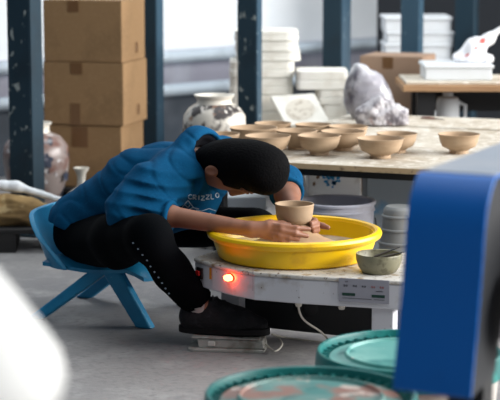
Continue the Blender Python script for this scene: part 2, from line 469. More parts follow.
carton((cx0, BY), bz[2], (.365, .30, bz[3]-bz[2]), brz, 'topmost brown cardboard box of the stack at left', M['card'], [(-.11, 1.0, .05, .05)])
carton((cx0+.002, BY), bz[1], (.372, .31, bz[2]-bz[1]), brz, 'middle brown cardboard box of the stack at left', M['card'], [(-.08, 1.0, .055, .05), (-.1, .35, .045, .095)])
carton((cx0-.012, BY+.0), bz[0], (.372, .29, bz[1]-bz[0]), brz, 'bottom brown cardboard box of the stack, behind the hunched person', M['card'], [(-.02, .98, .075, .09)])
def pallet(c, size, rz, label, n=5):
    root = thing('pallet', (c[0], c[1], 0), label, 'pallet', rz)
    W, Dp, Hh = size
    for k in range(n):
        q = MB(); q.box((0, -Dp/2+Dp*(k+.5)/n, Hh-.009), (W, Dp/n*.8, .018)); q.build('slat', M['pallet'], root, local=True, smooth=False, bevel=.002)
    for s in (-1, 0, 1):
        q = MB(); q.box((s*(W/2-.04), 0, (Hh-.018)/2), (.08, Dp, Hh-.018)); q.build('runner', M['pallet'], root, local=True, smooth=False)
    return root
pallet((cx0, BY), (.46, .36, bz[0]), brz, 'dark wooden pallet under the stack of cardboard boxes')

# ================================================================== VASES AT LEFT AND BEHIND THE HEAD
def vase(px, Y, prof, name, label, m, neck=None, rz=0):
    c = pt(px, 150, Y)
    root = thing(name, (c.x, Y, 0), label, 'vase', rz)
    q = MB(); q.lathe(prof, seg=56); q.build('body', m, root, local=True)
    if neck: q = MB(); q.lathe(neck, seg=48); q.build('rim', M['white_glaze'], root, local=True)
    return root
v1 = vase(36, 7.66, [(0,0),(.085,0),(.09,.01),(.10,.08),(.132,.19),(.143,.265),(.136,.325),(.105,.365),(.066,.381),(.06,.384)], 'painted_vase',
     'large pale pink painted ceramic vase with dark blossoms behind the left post', M['vase_pink'],
     [(.062,.382),(.058,.392),(.06,.413),(.068,.418),(.07,.424),(.062,.424),(.052,.412),(.05,.39)])
q = MB()
random.seed(5)
for k in range(3):      # painted blossoms lying on the vase
    aa = [-1.15, -2.2, -.4][k]; zz = [.275, .25, .2][k]; R = [.036, .03, .026][k]
    vs = []; fs = []; n = 18; rr = .1455
    vs.append((rr*math.cos(aa), rr*math.sin(aa), zz))
    for i in range(n):
        t = 2*math.pi*i/n; r = R*(.8+.2*math.sin(5*t))
        a3 = aa+r*math.cos(t)/rr; vs.append((rr*math.cos(a3), rr*math.sin(a3), zz+r*math.sin(t)))
        fs.append((0, 1+i, 1+(i+1) % n))
    q.add(vs, fs)
q.build('painted_blossom', M['vase_ink'], v1, local=True)
vase(214.5, 7.05, [(0,0),(.08,0),(.086,.01),(.10,.12),(.118,.34),(.126,.45),(.122,.520),(.102,.55),(.076,.568)], 'floral_vase',
     'white vase with dark flower painting seen above the person\'s head', M['vase_bw'],
     [(.074,.566),(.068,.576),(.068,.584),(.076,.594),(.080,.602),(.070,.602),(.060,.59),(.060,.57)])
vase(81, 7.42, [(0,0),(.065,0),(.07,.01),(.088,.05),(.09,.09),(.075,.135),(.045,.165),(.022,.180),(.0175,.195),(.017,.22),(.020,.238),(.031,.256),(.033,.262),(.028,.262),(.014,.235),(.012,.20)],
     'narrow_neck_vase', 'small cream vase with narrow flared neck below the cardboard boxes', M['white_glaze'])

# ================================================================== SACKS ON A PALLET AT LEFT
sp = pt(12, 215, 7.03)
pallet((sp.x-.02, 7.04), (.62, .30, .09), math.radians(4), 'dark low pallet under the brown sacks at the left edge')
def lump(name, lo, hi, prims, m, label, cat, loc, amp=.012, fr=34, h=.006, group=None, o=0, am2=.004, st=(1, 1, 1)):
    s = Sculpt(lo, hi, h)
    for p in prims:
        if p[0] == 'c': s.cone(*p[1:])
        else: s.ell(p[1], ((1,0,0),(0,1,0),(0,0,1)), p[2], p[3])
    s.disp(lambda X, Y, Z: amp*creases(X*st[0], Y*st[1], Z*st[2], fr, o)-amp*.35+am2*creases(X*st[0], Y*st[1], Z*st[2], fr*2.3, o+3))
    s.cut((0, 0, loc[2]), (0, 0, -1))
    ob = s.build(name, m, loc=loc)
    return tag(ob, label, cat, group) if label else ob
lx = sp.x
lump('burlap_sack', (lx-.42, 6.84, .06), (lx+.30, 7.25, .29), [('c', (lx-.30, 7.03, .135), (lx+.06, 7.02, .135), .088, .066, .04), ('c', (lx+.04, 7.02, .140), (lx+.22, 7.04, .120), .060, .022, .04)],
     M['sack'], 'crumpled brown sack lying on the pallet at the left edge', 'sack', (lx-.1, 7.03, .092), .026, 20, .005, am2=.012, st=(.45, 1, 2.0))
s = Sculpt((lx-.42, 6.86, .15), (lx+.30, 7.25, .32), .005)
s.cone((lx-.34, 7.05, .258), (lx+.02, 7.05, .238), .030, .022, .03); s.cone((lx+.02, 7.05, .236), (lx+.22, 7.07, .172), .018, .012, .02)
s.disp(lambda X, Y, Z: .006*creases(X, Y, Z, 40))
tag(s.build('white_sack', M['white_sack'], loc=(lx-.1, 7.05, .17)), 'rolled white plastic sack lying on top of the brown sack', 'sack')

# ================================================================== LOW BENCH, MOULDS
bench = thing('low_bench', (.16, 8.36, 0), 'low rough bench carrying the white plaster moulds against the back', 'bench')
q = MB(); q.box((0, 0, .315), (.70, .72, .03)); q.build('bench_top', M['board'], bench, local=True, smooth=False, bevel=.003)
for sx in (-1, 1):
    for sy in (-1, 1):
        q = MB(); q.box((sx*.31, sy*.31, .15), (.06, .06, .30)); q.build('leg', M['pallet'], bench, local=True, smooth=False)
def rrect(wx, dy, r, n=6):
    P = []
    for (cx, cy, a0) in ((wx/2-r, -dy/2+r, -90), (wx/2-r, dy/2-r, 0), (-wx/2+r, dy/2-r, 90), (-wx/2+r, -dy/2+r, 180)):
        for k in range(n+1):
            a = math.radians(a0+90*k/n); P.append((cx+r*math.cos(a), cy+r*math.sin(a)))
    return P
def mould(px0, px1, y0, y1, Y, dep, label, rad=.05, rz=0, z0=None, z1=None):
    zt = pt(250, y0, Y).z if z1 is None else z1; zb = pt(250, y1, Y).z if z0 is None else z0
    a = pt(px0, y0, Y).x; b = pt(px1, y0, Y).x
    q = MB(); root = thing('plaster_mould', ((a+b)/2, Y+dep/2, zb), label, 'mould', rz, 'white plaster moulds')
    hgt = zt-zb
    q.prism(rrect(b-a, dep, rad), 0, hgt*.49); q.build('lower_half', M['plaster'], root, local=True, bevel=.004)
    q = MB(); q.prism(rrect(b-a-.004, dep-.004, rad), hgt*.51, hgt-.002); q.box((0, 0, hgt*.5), ((b-a)*.8, dep*.8, hgt*.04)); q.build('upper_half', M['plaster'], root, local=True, bevel=.004)
    return root
bot = .33
ys = [31, 41.5, 52, 61.5]
zz = [pt(250, y, 8.25).z for y in ys]
nm = ['topmost', 'second from the top', 'third from the top']
for k in range(3):
    mould(234+k*.8, 299+(k == 2)*2, 0, 0, 8.25, .30, 'white plaster mould %s in the tall pile behind the dark post' % nm[k], .06, 0, zz[k+1], zz[k])
zl = [zz[3], pt(250, 78, 8.25).z, pt(250, 95, 8.25).z, bot]
nm2 = ['fourth', 'fifth', 'lowest']
for k in range(3):
    mould(229, 295-k*1.5, 0, 0, 8.25, .29, 'wider white plaster mould, %s from the top of the tall pile behind the dark post' % nm2[k] if k < 2 else 'lowest white plaster mould of the tall pile behind the dark post', .04, 0, zl[k+1], zl[k])
z3 = [pt(250, 71, 8.2).z, pt(250, 90, 8.2).z, pt(250, 105, 8.2).z, bot]
mould(297, 349, 0, 0, 8.2, .24, 'long white plaster mould lying on top of the shorter right-hand pile', .02, 0, z3[1], z3[0])
mould(317, 346, 0, 0, 8.2, .2, 'small white plaster mould in the middle of the shorter right-hand pile', .03, 0, z3[2], z3[1])
mould(321, 349, 0, 0, 8.2, .2, 'small white plaster mould at the bottom of the shorter right-hand pile', .03, 0, z3[3], z3[2])
# leaning plaster slab
P = [pt(270, 96, 8.16), pt(314, 93, 8.16), pt(331, 124.5, 8.06), pt(286, 125.5, 8.06)]
for p in P[2:]: p.z = max(p.z, .334)
nrm = (P[1]-P[0]).cross(P[3]-P[0]).normalized()
if nrm.y > 0: nrm = -nrm
sl = thing('plaster_slab', ((P[2]+P[3])/2)[:], 'tilted white plaster slab with a worn oval mark leaning on the mould pile', 'slab')
q = MB(); q.hexa([p - nrm*.03 for p in P], P); q.build('slab', M['plaster'], sl, smooth=False, bevel=.004)
cc = (P[0]+P[1]+P[2]+P[3])/4; ex = (P[1]-P[0]).normalized(); ey = nrm.cross(ex)
ring = [cc + nrm*.0015 + ex*(.065*math.cos(t))+ey*(.058*math.sin(t)) for t in [2*math.pi*i/32 for i in range(32)]]
q = MB(); q.add([cc+nrm*.0015]+ring, [(0, 1+i, 1+(i+1) % 32) for i in range(32)]); q.build('worn_mark', M['plaster_mark'], sl)

# ================================================================== WHITE FOAM BOX STACK AND CARTON AT RIGHT
FY = 9.22
fz = [pt(250, y, FY).z for y in (17, 32, 44, 58)]
fx0 = pt(384, 30, FY).x; fx1 = pt(453, 30, FY).x
fw = fx1-fx0
def foam_box(c, z0, size, rz, label, group='white foam boxes'):
    root = thing('foam_box', (c[0], c[1], z0), label, 'box', rz, group)
    q = MB(); q.box((0, 0, size[2]*.37), (size[0]-.014, size[1]-.014, size[2]*.74)); q.build('tub', M['foam'], root, local=True, smooth=False, bevel=.005)
    q = MB(); q.box((0, 0, size[2]*.87), (size[0], size[1], size[2]*.255)); q.build('lid', M['foam'], root, local=True, smooth=False, bevel=.006)
    return root
zb = [fz[1], fz[2], fz[3], fz[3]-.085, fz[3]-.17, 0]
hts = [fz[0], fz[1], fz[2]]
xo = [0, .012, .002]
for k, lab in enumerate(('topmost white foam box of the stack behind the brown carton', 'second white foam box of the stack behind the brown carton', 'third white foam box of the stack behind the brown carton')):
    foam_box(((fx0+fx1)/2+xo[k], FY+.17), zb[k], (fw, .3, hts[k]-zb[k]), 0, lab)
foam_box(((fx0+fx1)/2, FY+.17), 0, (fw, .3, fz[3]), 0, 'tall white foam box at the bottom of the stack behind the brown carton')
cx = pt(398, 70, 8.5).x
ctop = pt(250, 57, 8.36).z
carton((cx, 8.50), 0, (.30, .27, ctop), math.radians(-19), 'pale brown cardboard box behind the plank table, in front of the white foam boxes', M['card_pale'], [(-.05, 1.0, .05, .055), (-.16, .77, .05, .06)])

# ================================================================== SMALL PLANK TABLE AT BACK RIGHT
PY0 = 7.86
pz = pt(250, 85.5, PY0).z
px0 = pt(403, 88, PY0).x
ptab = thing('plank_table', (px0+.45, PY0+.3, 0), 'small table with a brown plank top and black steel legs at the back right', 'table')
q = MB(); q.box((px0+.45, PY0+.215, pz-.014), (.9, .43, .028)); q.build('tabletop', M['wood'], ptab, smooth=False, bevel=.003)
for (lx_, ly_) in ((px0+.11, PY0+.10), (px0+.82, PY0+.10), (px0+.11, PY0+.36), (px0+.82, PY0+.36)):
    q = MB(); q.box((lx_, ly_, (pz-.028)/2), (.08, .05, pz-.028)); q.build('leg', M['black_steel'], ptab, smooth=False)
q = MB(); q.box((px0+.465, PY0+.37, pz-.09), (.63, .02, .12)); q.build('apron', M['black_steel'], ptab, smooth=False)
q = MB(); q.box((px0+.465, PY0+.23, .26), (.63, .24, .02)); q.build('shelf', M['black_steel'], ptab, smooth=False)
bx = px0+.015+.40
tag(MB().box((bx, PY0+.225, pz+.007), (.80, .38, .012)).build('wood_board', M['board'], loc=(bx, PY0+.225, pz+.001), smooth=False, bevel=.003), 'pale board lying on the plank table under the white foam box', 'board')
fbx0 = pt(424, 75, PY0+.08).x
fzt = pt(250, 64.5, PY0+.1).z
foam_box((fbx0+.155, PY0+.22), pz+.0135, (.31, .26, fzt-pz-.0135), 0, 'white foam box lying on the board on the plank table', None)
wm = pt(449, 106, PY0+.2)
q = MB(); wr = thing('white_jug', (wm.x, PY0+.25, .271), 'white plastic jug on the black shelf under the plank table', 'jug')
q.lathe([(0,0),(.050,0),(.053,.01),(.053,.195),(.046,.215),(.022,.222),(.022,.24),(0,.24)], seg=28); q.build('body', M['foam'], wr, local=True)
q = MB(); q.tube([(.048,0,.11),(.078,0,.12),(.080,0,.18),(.048,0,.195)], .008); q.build('handle', M['foam'], wr, local=True)
# carrier bag with red print on the foam box
cb = pt(470, 61, PY0+.2)
s = Sculpt((cb.x-.12, PY0+.10, fzt-.002), (cb.x+.22, PY0+.36, fzt+.20), .004)
s.cone((cb.x-.055, PY0+.22, fzt+.022), (cb.x+.02, PY0+.22, fzt+.06), .022, .042, .03); s.cone((cb.x+.02, PY0+.22, fzt+.065), (cb.x+.085, PY0+.22, fzt+.105), .04, .026, .03)
s.cone((cb.x+.085, PY0+.22, fzt+.105), (cb.x+.14, PY0+.22, fzt+.155), .02, .011, .02); s.cone((cb.x-.02, PY0+.21, fzt+.018), (cb.x+.085, PY0+.21, fzt+.016), .022, .02, .02)
s.disp(lambda X, Y, Z: .010*creases(X, Y, Z, 45)-.003); s.cut((0, 0, fzt+.001), (0, 0, -1))
bagroot = thing('carrier_bag', (cb.x, PY0+.22, fzt+.001), 'crumpled white carrier bag with red print on the foam box at the far right', 'bag')
bag = s.build('bag', M['carrier'], bagroot)
V, F = s.mesh(); tree = BVHTree.FromPolygons(V.tolist(), F.tolist())
def onto(tree, px, py, eps=.0012, off=(0, 0, 0)):
    o = Vector((0, 0, CH)); d = (pt(px, py, 5.0)-o).normalized()
    h = tree.ray_cast(o, d)
    return None if h[0] is None else h[0]-d*eps
def patch(tree, cx, cy, rx, ry, rot=0, n=14):
    ps = [onto(tree, cx, cy)]
    for r in (.55, 1.0):
        for i in range(n):
            t = 2*math.pi*i/n; u = rx*r*math.cos(t); v = ry*r*math.sin(t)
            ps.append(onto(tree, cx+u*math.cos(rot)-v*math.sin(rot), cy+u*math.sin(rot)+v*math.cos(rot)))
    fs = [(0, 1+i, 1+(i+1) % n) for i in range(n)] + [(1+i, 1+n+i, 1+n+(i+1) % n, 1+(i+1) % n) for i in range(n)]
    fs = [f for f in fs if all(ps[i] is not None for i in f)]
    ps = [p if p is not None else Vector((0, 0, 0)) for p in ps]
    used = sorted({i for f in fs for i in f}); mp = {u: k for k, u in enumerate(used)}
    return [ps[u] for u in used], [tuple(mp[i] for i in f) for f in fs]
for a in ((482.5, 41, 3.2, 3.0, -.4), (476, 48, 1.8, 1.2, -.7), (467, 55, 2.6, 1.0, -.6)):
    q = MB(); q.add(*patch(tree, *a))
    if q.f: q.build('red_print', M['carrier_red'], bagroot)

# ================================================================== MAIN WORK TABLE WITH BOWLS
TZ = .45
A = fl(290, 162.5, TZ); B = fl(419, 169, TZ)
ed = (B-A).normalized(); en = Vector((-ed.y, ed.x, 0))
L0 = A - ed*.33; R0 = B + ed*.48
seam0 = fl(375, 125.5, TZ)
dseam = (seam0-A).dot(en)
dfar = (fl(450, 118, TZ)-A).dot(en)
table = thing('work_table', ((L0+R0)/2+en*.6)[:2]+(0,), 'long low work table with a clay-dusted board top carrying the raw bowls', 'table', math.atan2(ed.y, ed.x))
TR = lambda u, v: L0+ed*u+en*v
Wt = (R0-L0).length
def slab(u0, u1, v0, v1, z0, z1):
    q = MB(); P = [TR(u0, v0), TR(u1, v0), TR(u1, v1), TR(u0, v1)]
    q.prism([(p.x, p.y) for p in P], z0, z1); return q
slab(0, Wt, 0, dseam-.004, TZ-.02, TZ).build('front_board', M['board'], table, smooth=False, bevel=.002)
slab(.05, Wt, dseam+.004, dfar, TZ-.018, TZ+.004).build('rear_board', M['board'], table, smooth=False, bevel=.002)
slab(.0, Wt, -.003, .0, TZ-.019, TZ-.001).build('edge_strip', M['board_edge'], table, smooth=False)
slab(.03, Wt-.03, .03, .07, TZ-.046, TZ-.0205).build('front_rail', M['black_steel'], table, smooth=False)
slab(.03, Wt-.03, dfar-.07, dfar-.03, TZ-.046, TZ-.0205).build('rear_rail', M['black_steel'], table, smooth=False)
for u in (.03, Wt-.07):
    slab(u, u+.04, .07, dfar-.07, TZ-.046, TZ-.0205).build('side_rail', M['black_steel'], table, smooth=False)
    for v in (.03, dfar-.07):
        slab(u, u+.04, v, v+.04, 0, TZ-.046).build('leg', M['black_steel'], table, smooth=False)

def make_bowl(loc, rz, label, R, Hb, group):
    root = thing('clay_bowl', loc, label, 'bowl', rz, group)
    q = MB(); r = R
    q.lathe([(0,.006),(.36*r,.006),(.385*r,0),(.43*r,0),(.44*r,.007),(.43*r,.011),(.56*r,.017),(.79*r,.36*Hb),(.90*r,.60*Hb),(.955*r,.82*Hb),(.985*r,.955*Hb),(1.01*r,.98*Hb),(1.0*r,Hb),(.965*r,.985*Hb),(.91*r,.85*Hb),(.85*r,.58*Hb),(.73*r,.35*Hb),(.35*r,.2*Hb),(0,.17*Hb)], seg=48)
    q.build('bowl', M['bowl'], root, local=True)
    q = MB(); q.lathe([(.425*r,.0005),(.445*r,.001),(.45*r,.006),(.44*r,.010),(.425*r,.009)], seg=40); q.build('foot', M['bowl'], root, local=True)
    return root
BG = 'raw clay bowls on the work table'
Hb = .071
bowls = [  # rim centre pixel, rim half width in pixels, label, z offset
 (268, 135.5, 23, 'raw clay bowl in the front row just above the black hair', 0),
 (319.5, 134.0, 21.5, 'raw clay bowl in the front row right above the pot on the wheel', 0),
 (380.5, 137.5, 23.5, 'raw clay bowl in the front row nearest the table edge, overlapping a second bowl', 0),
 (253.5, 126.5, 24, 'wide raw clay bowl behind the head in the second row beside the flowered vase', 0),
 (297, 130.5, 20.5, 'raw clay bowl squeezed in the second row between two front bowls', 0),
 (343, 130.2, 22, 'raw clay bowl in the second row right behind the middle front bowl', 0),
 (397, 133.6, 20.5, 'raw clay bowl half hidden behind the front bowl nearest the table edge', 0),
 (459, 133.8, 21, 'lone raw clay bowl at the right above the blue machine', 0),
 (273, 123.6, 18.5, 'raw clay bowl in the back row beside the dark chipped post', 0),
 (313, 125.5, 18, 'raw clay bowl in the back row below the leaning plaster slab', 0),
 (348.5, 126, 19.5, 'raw clay bowl in the back row nearest the crumpled plastic bags', 0),
 (221, 133.5, 19, 'raw clay bowl at the left end, mostly hidden behind the head', 0),
]
spots = []
for (px, py, hw, lab, dz) in bowls:
    c = fl(px, py, TZ+Hb)
    spots.append([c.x, c.y, hw/FPX*(c.y*math.cos(PITCH)+(CH-c.z)*math.sin(PITCH))])
for _ in range(200):          # no two rims touch: ease the farther bowl back and the nearer one forward
    for a in range(len(spots)):
        for b in range(a+1, len(spots)):
            A_, B_ = spots[a], spots[b]
            dx, dy = B_[0]-A_[0], B_[1]-A_[1]; need = (A_[2]+B_[2])*1.015+.003-math.hypot(dx, dy)
            if need > 0:
                st = need*.3*(1 if dy >= 0 else -1)
                for q_, sg in ((A_, -1), (B_, 1)):
                    k = (q_[1]+sg*st)/q_[1]; q_[0] *= k; q_[1] *= k; q_[2] *= k
for i, (x_, y_, R) in enumerate(spots):
    v = (Vector((x_, y_, 0))-Vector((A.x, A.y, 0))).dot(en)
    zt = TZ+.0005 if v < dseam else TZ+.0045
    make_bowl((x_, y_, zt), .7*i, bowls[i][3], R, Hb, BG)

# crumpled plastic bags at the far end of the table
b1 = fl(371, 119, TZ+.004); b2 = fl(382, 122.5, TZ+.004)
lump('plastic_bag', (b1.x-.15, b1.y-.14, TZ), (b1.x+.17, b1.y+.16, TZ+.32), [('e', (b1.x-.015, b1.y+.02, TZ+.10), (.10, .08, .11), .03), ('e', (b1.x-.05, b1.y+.02, TZ+.155), (.05, .06, .08), .04), ('e', (b1.x+.04, b1.y+.01, TZ+.06), (.06, .07, .06), .04)],
     M['bag'], 'tall crumpled grey-lilac plastic bag at the far end of the work table', 'bag', (b1.x, b1.y, TZ+.005), .016, 26, .0045, o=2, am2=.007)
lump('crumpled_sheet', (b2.x-.14, b2.y-.17, TZ), (b2.x+.16, b2.y+.04, TZ+.15), [('e', (b2.x-.03, b2.y-.08, TZ+.035), (.085, .05, .085), .03), ('e', (b2.x+.05, b2.y-.08, TZ+.03), (.06, .05, .055), .03)],
     M['bag_white'], 'low crumpled whitish plastic sheet in front of the tall plastic bag', 'sheet', (b2.x, b2.y-.08, TZ+.005), .020, 44, .004, o=5, am2=.008)
# small brown tool lying at the back of the board
t0 = fl(421, 117.5, TZ+.008); t1 = fl(444, 119.3, TZ+.008)
hd = thing('wooden_tool', t0[:], 'small reddish brown clay tool lying near the plank table leg', 'tool')
q = MB(); q.tube([t0, t0.lerp(t1, .35), t0.lerp(t1, .6)], [.004, .006, .004], 8); q.build('handle', mat('reddish_wood', (110, 58, 44), .6), hd)
q = MB(); q.tube([t0.lerp(t1, .6), t1], [.003, .0015], 8); q.build('blade', M['tool'], hd)

# ================================================================== THINGS UNDER THE TABLE
def bucket(name, px, py, hw, Y, label, taper=.86):
    c = pt(px, py, Y); R = hw/FPX*(Y+.1)
    root = thing(name, (c.x, Y, 0), label, 'bucket')
    H = c.z
    q = MB(); q.lathe([(0,0),(R*taper,0),(R*taper+.003,.004),(R*.965,H-.05),(R*.965,H-.004),(R*.93,H-.004),(R*.92,H-.05),(R*taper*.95,.01),(0,.01)], seg=56); q.build('body', M['bucket'], root, local=True)
    q = MB()
    q.lathe([(R*.962,H-.034),(R*1.0,H-.034),(R*1.0,H-.029),(R*.975,H-.027),(R*.975,H-.012),(R*1.02,H-.010),(R*1.025,H-.003),(R*1.01,H),(R*.96,H),(R*.93,H-.004)], seg=56); q.build('rim', M['bucket'], root, local=True)
    q = MB(); q.lathe([(0,H*.55),(R*.90,H*.55)], seg=40); q.build('water', M['slip'], root, local=True)
    q = MB(); q.tube([(R*1.0, -.02, H-.06), (R*1.03, -.03, H-.1), (R*.7, -R*.75, H-.16), (0, -R*1.03, H-.175), (-R*.7, -R*.75, H-.16), (-R*1.03, -.03, H-.1), (-R, -.02, H-.06)], .0025, 8); q.build('bail', M['grey_metal'], root, local=True)
    return root
bucket('plastic_bucket', 337, 200, 38, 6.20, 'open pale grey plastic bucket standing behind the yellow basin')
cB = pt(400, 206, 5.95)
rb = thing('ribbed_bucket', (cB.x, 5.95, 0), 'upturned ribbed grey bucket beside the blue machine under the table', 'bucket')
H = cB.z; prof = [(0, H), (.046, H), (.052, H-.006)]
for k in range(6):
    z0 = H-.03-.045*k; r0 = .055+.005*k
    prof += [(r0, z0+.018), (r0+.001, z0+.003), (r0+.007, z0), (r0+.007, z0-.005), (r0+.003, z0-.008)]
prof += [(.086, .004), (.088, 0), (0, 0)]
q = MB(); q.lathe(prof, seg=48); q.build('shell', M['bucket_dark'], rb, local=True)
# splashed box
sx0 = pt(308, 180, 6.45).x; sx1 = pt(362, 180, 6.45).x
sb = thing('splashed_box', ((sx0+sx1)/2, 6.60, 0), 'white box splashed with blue paint under the work table behind the bucket', 'box')
q = MB(); q.box(((sx0+sx1)/2, 6.60, .19), (sx1-sx0, .22, .38)); q.build('box', M['splash_box'], sb, smooth=False, bevel=.006)
q = MB(); random.seed(11)
def blot(q, px, py, r, Y, asp=.8):
    c = pt(px, py, Y); n = 9
    vs = [c]; ph = random.random()*6
    for i in range(n):
        t = 2*math.pi*i/n; rr = r*(.75+.5*random.random()); vs.append(c+Vector((rr*math.cos(t), 0, rr*asp*math.sin(t))))
    q.add(vs, [(0, 1+i, 1+(i+1) % n) for i in range(n)])
for k in range(26):
    blot(q, random.gauss(333, 5.5), random.gauss(180, 4.0), random.uniform(.003, .009), 6.488, .7)
q.build('blue_splash', M['cyan_paint'], sb, smooth=False)
q = MB()
for (a, b) in ((319, 172), (319.5, 174.5), (318, 177), (314, 184)): blot(q, a, b, .006, 6.4885, 1.2)
q.build('brown_smear', M['brown_paint'], sb, smooth=False)
cr0 = pt(364, 180, 6.6).x; cr1 = pt(412, 180, 6.6).x
cr = thing('dark_crate', ((cr0+cr1)/2+.01, 6.74, 0), 'blue-grey plastic crate in the shade under the work table', 'crate')
q = MB(); q.box(((cr0+cr1)/2+.01, 6.74, .17), (cr1-cr0, .25, .34)); q.build('body', M['crate'], cr, smooth=False, bevel=.006)
q = MB(); q.box(((cr0+cr1)/2+.01, 6.74, .355), (cr1-cr0+.02, .27, .03)); q.build('rim', M['crate'], cr, smooth=False, bevel=.004)
# leaning white strip and light slat
a = pt(299, 166, 6.45); b = pt(308, 191, 6.45)
wp = thing('leaning_board', (b.x, 6.45, 0), 'narrow white board leaning under the table beside the splashed box', 'board')
q = MB()
d_ = Vector((.016, 0, 0)); th = Vector((0, .012, 0)); a0 = Vector((a.x, 6.45, .386)); b0 = Vector((a.x+(a.x-b.x)*-2.1, 6.41, .0))
q.hexa([b0-d_, b0+d_, b0+d_+th, b0-d_+th], [a0-d_, a0+d_, a0+d_+th, a0-d_+th]); q.build('panel', M['foam'], wp, smooth=False)
# white foam block behind the arms
wf0 = pt(226, 200, 6.75).x; wf1 = pt(266, 200, 6.75).x
zt = pt(250, 196, 6.75).z
tag(MB().box(((wf0+wf1)/2, 6.82, zt/2), (wf1-wf0, .2, zt)).build('foam_block', M['foam'], loc=((wf0+wf1)/2, 6.82, 0), smooth=False, bevel=.006), 'white foam block on the floor seen between the chest and the arm', 'block')

# ================================================================== POTTERY WHEEL
WZ = .274
FE = [tuple(fl(a, b, WZ)[:2]) for a, b in ((193.5, 257.5), (211, 263), (231, 268), (254, 272), (300, 275.5), (405, 281.5))]
outline = FE + [(.56, 5.34), (.52, 5.40), (.12, 5.62), (-.01, 5.58), (-.11, 5.46), (-.160, 5.36)]
cxw = .134; cyw = 5.36
wheel = thing('pottery_wheel', (cxw, cyw, 0), 'white electric pottery wheel with a lit orange lamp and control plate', 'pottery wheel')
def inset(poly, d):
    c = Vector((sum(p[0] for p in poly)/len(poly), sum(p[1] for p in poly)/len(poly)))
    return [tuple(c+(Vector(p)-c)*(1-d/(Vector(p)-c).length)) for p in poly]
q = MB(); q.prism(outline, WZ-.012, WZ); q.build('top_plate', M['wheel_top'], wheel, smooth=False, bevel=.004)
q = MB(); q.prism(inset(outline, .004), WZ-.084, WZ-.012); q.build('housing', M['wheel_white'], wheel, smooth=False, bevel=.004)
for (px_, py_, wx_) in ((-.052, 5.46, .062), (.385, 5.03, .064), (.46, 5.30, .06), (.03, 5.54, .06)):
    q = MB(); q.box((px_, py_, (WZ-.084)/2), (wx_, .05, WZ-.084), YAW); q.build('leg', M['wheel_white'], wheel, smooth=False, bevel=.003)
q = MB(); q.box((.20, 5.43, .045), (.50, .03, .03), math.radians(-28)); q.build('crossbar', M['black_steel'], wheel, smooth=False)
q = MB(); q.lathe([(0, .08), (.07, .08), (.08, .10), (.08, WZ-.09), (0, WZ-.09)], c=(.20, 5.46, 0), seg=32); q.build('motor', M['black_steel'], wheel)
q = MB(); q.prism([(-.04, 5.50), (.44, 5.27), (.445, 5.28), (-.035, 5.51)], .03, WZ-.085); q.build('shade_panel', M['black_steel'], wheel, smooth=False)  # added black sheet standing for the shadow under the wheel
# front panel frame: direction along the panel and its outward normal
def front(px, zc, out=.002):
    # intersect the ray column px with the panel segments
    segs = list(zip(FE[:-1], FE[1:]))
    for (a, b) in segs:
        a = Vector(a); b = Vector(b)
        for k in range(201):
            p = a.lerp(b, k/200)
            d = p.y*math.cos(PITCH)+(CH-zc)*math.sin(PITCH)
            if 250+FPX*p.x/d >= px:
                t = (b-a).normalized(); nn = Vector((t.y, -t.x))
                return Vector((p.x+nn.x*out, p.y+nn.y*out, zc)), Vector((t.x, t.y, 0)), Vector((nn.x, nn.y, 0))
def zat(px, py):
    z = .25
    for _ in range(4):
        p, t, n = front(px, z); z = pt(px, py, p.y).z
    return z
def pbox(px, py, wx, hz, th, out=0.0):
    p, t, n = front(px, zat(px, py), out)
    T = Matrix((( t.x, n.x, 0, p.x), (t.y, n.y, 0, p.y), (0, 0, 1, p.z), (0, 0, 0, 1)))
    q = MB(); q.box((0, th/2, 0), (wx, th, hz), T=T); return q, T
q, T = pbox(200.5, 273, .032, .034, .006); fr = q.build('switch_housing', M['switch_black'], wheel, smooth=False, bevel=.002)
q = MB(); q.box((-.002, .009, 0), (.020, .006, .015), T=T); q.build('rocker_switch', M['switch_red'], wheel, smooth=False, bevel=.002)
q, T = pbox(210.5, 273.5, .011, .034, .001); q.build('warning_sticker', M['sticker'], wheel, smooth=False)
p, t, n = front(231, zat(231, 277.5), 0)
zax = n; xax = t; yax = zax.cross(xax)
yax = yax*.66
TL = Matrix(((xax.x, yax.x, zax.x, p.x), (xax.y, yax.y, zax.y, p.y), (xax.z, yax.z, zax.z, p.z), (0, 0, 0, 1)))
q = MB(); q.lathe([(.0185, 0), (.0195, .002), (.0195, .004), (.0150, .005), (.0145, .002)], seg=32, T=TL); bz_ = q.build('lamp_bezel', M['switch_black'], wheel)
q = MB(); q.lathe([(.0145, .002), (.0145, .014), (.012, .019), (.007, .022), (0, .023)], seg=32, T=TL); q.build('indicator_lamp', M['lamp'], wheel)
p, t, n = front(253, zat(253, 279)); 
q, T = pbox(253, 280, .0015, .066, .0008); q.build('panel_seam', M['grey_plate'], wheel, smooth=False)
# control plate with small captions
q, T = pbox(364, 291, .146, .068, .002, .001); plate = q.build('control_plate', M['grey_plate'], wheel, smooth=False)
plate['label'] = 'grey control plate with small captions'
def strokes(cx, cz, wdt, hgt, n, m, name, seed):
    random.seed(seed); q = MB()
    for g_ in range(n):
        ox = cx+(g_-(n-1)/2)*wdt*1.15
        for k in range(3): q.box((ox+random.uniform(-.05, .05)*wdt, .0023, cz+(k-1)*hgt*.36), (wdt*random.uniform(.55, .9), .0006, hgt*.13), T=T)
        for k in range(2): q.box((ox+(k-.5)*wdt*.5, .0023, cz+random.uniform(-.1, .1)*hgt), (wdt*.14, .0006, hgt*random.uniform(.6, .95)), T=T)
    q.build(name, m, plate, smooth=False)
for k, (cx_, mm) in enumerate(((-.053, M['ink']), (-.026, M['ink']), (.0, M['ink']), (.027, M['red_ink']), (.052, M['red_ink']))):
    strokes(cx_, .013, .0058, .0062, 2, mm, 'caption', 20+k)
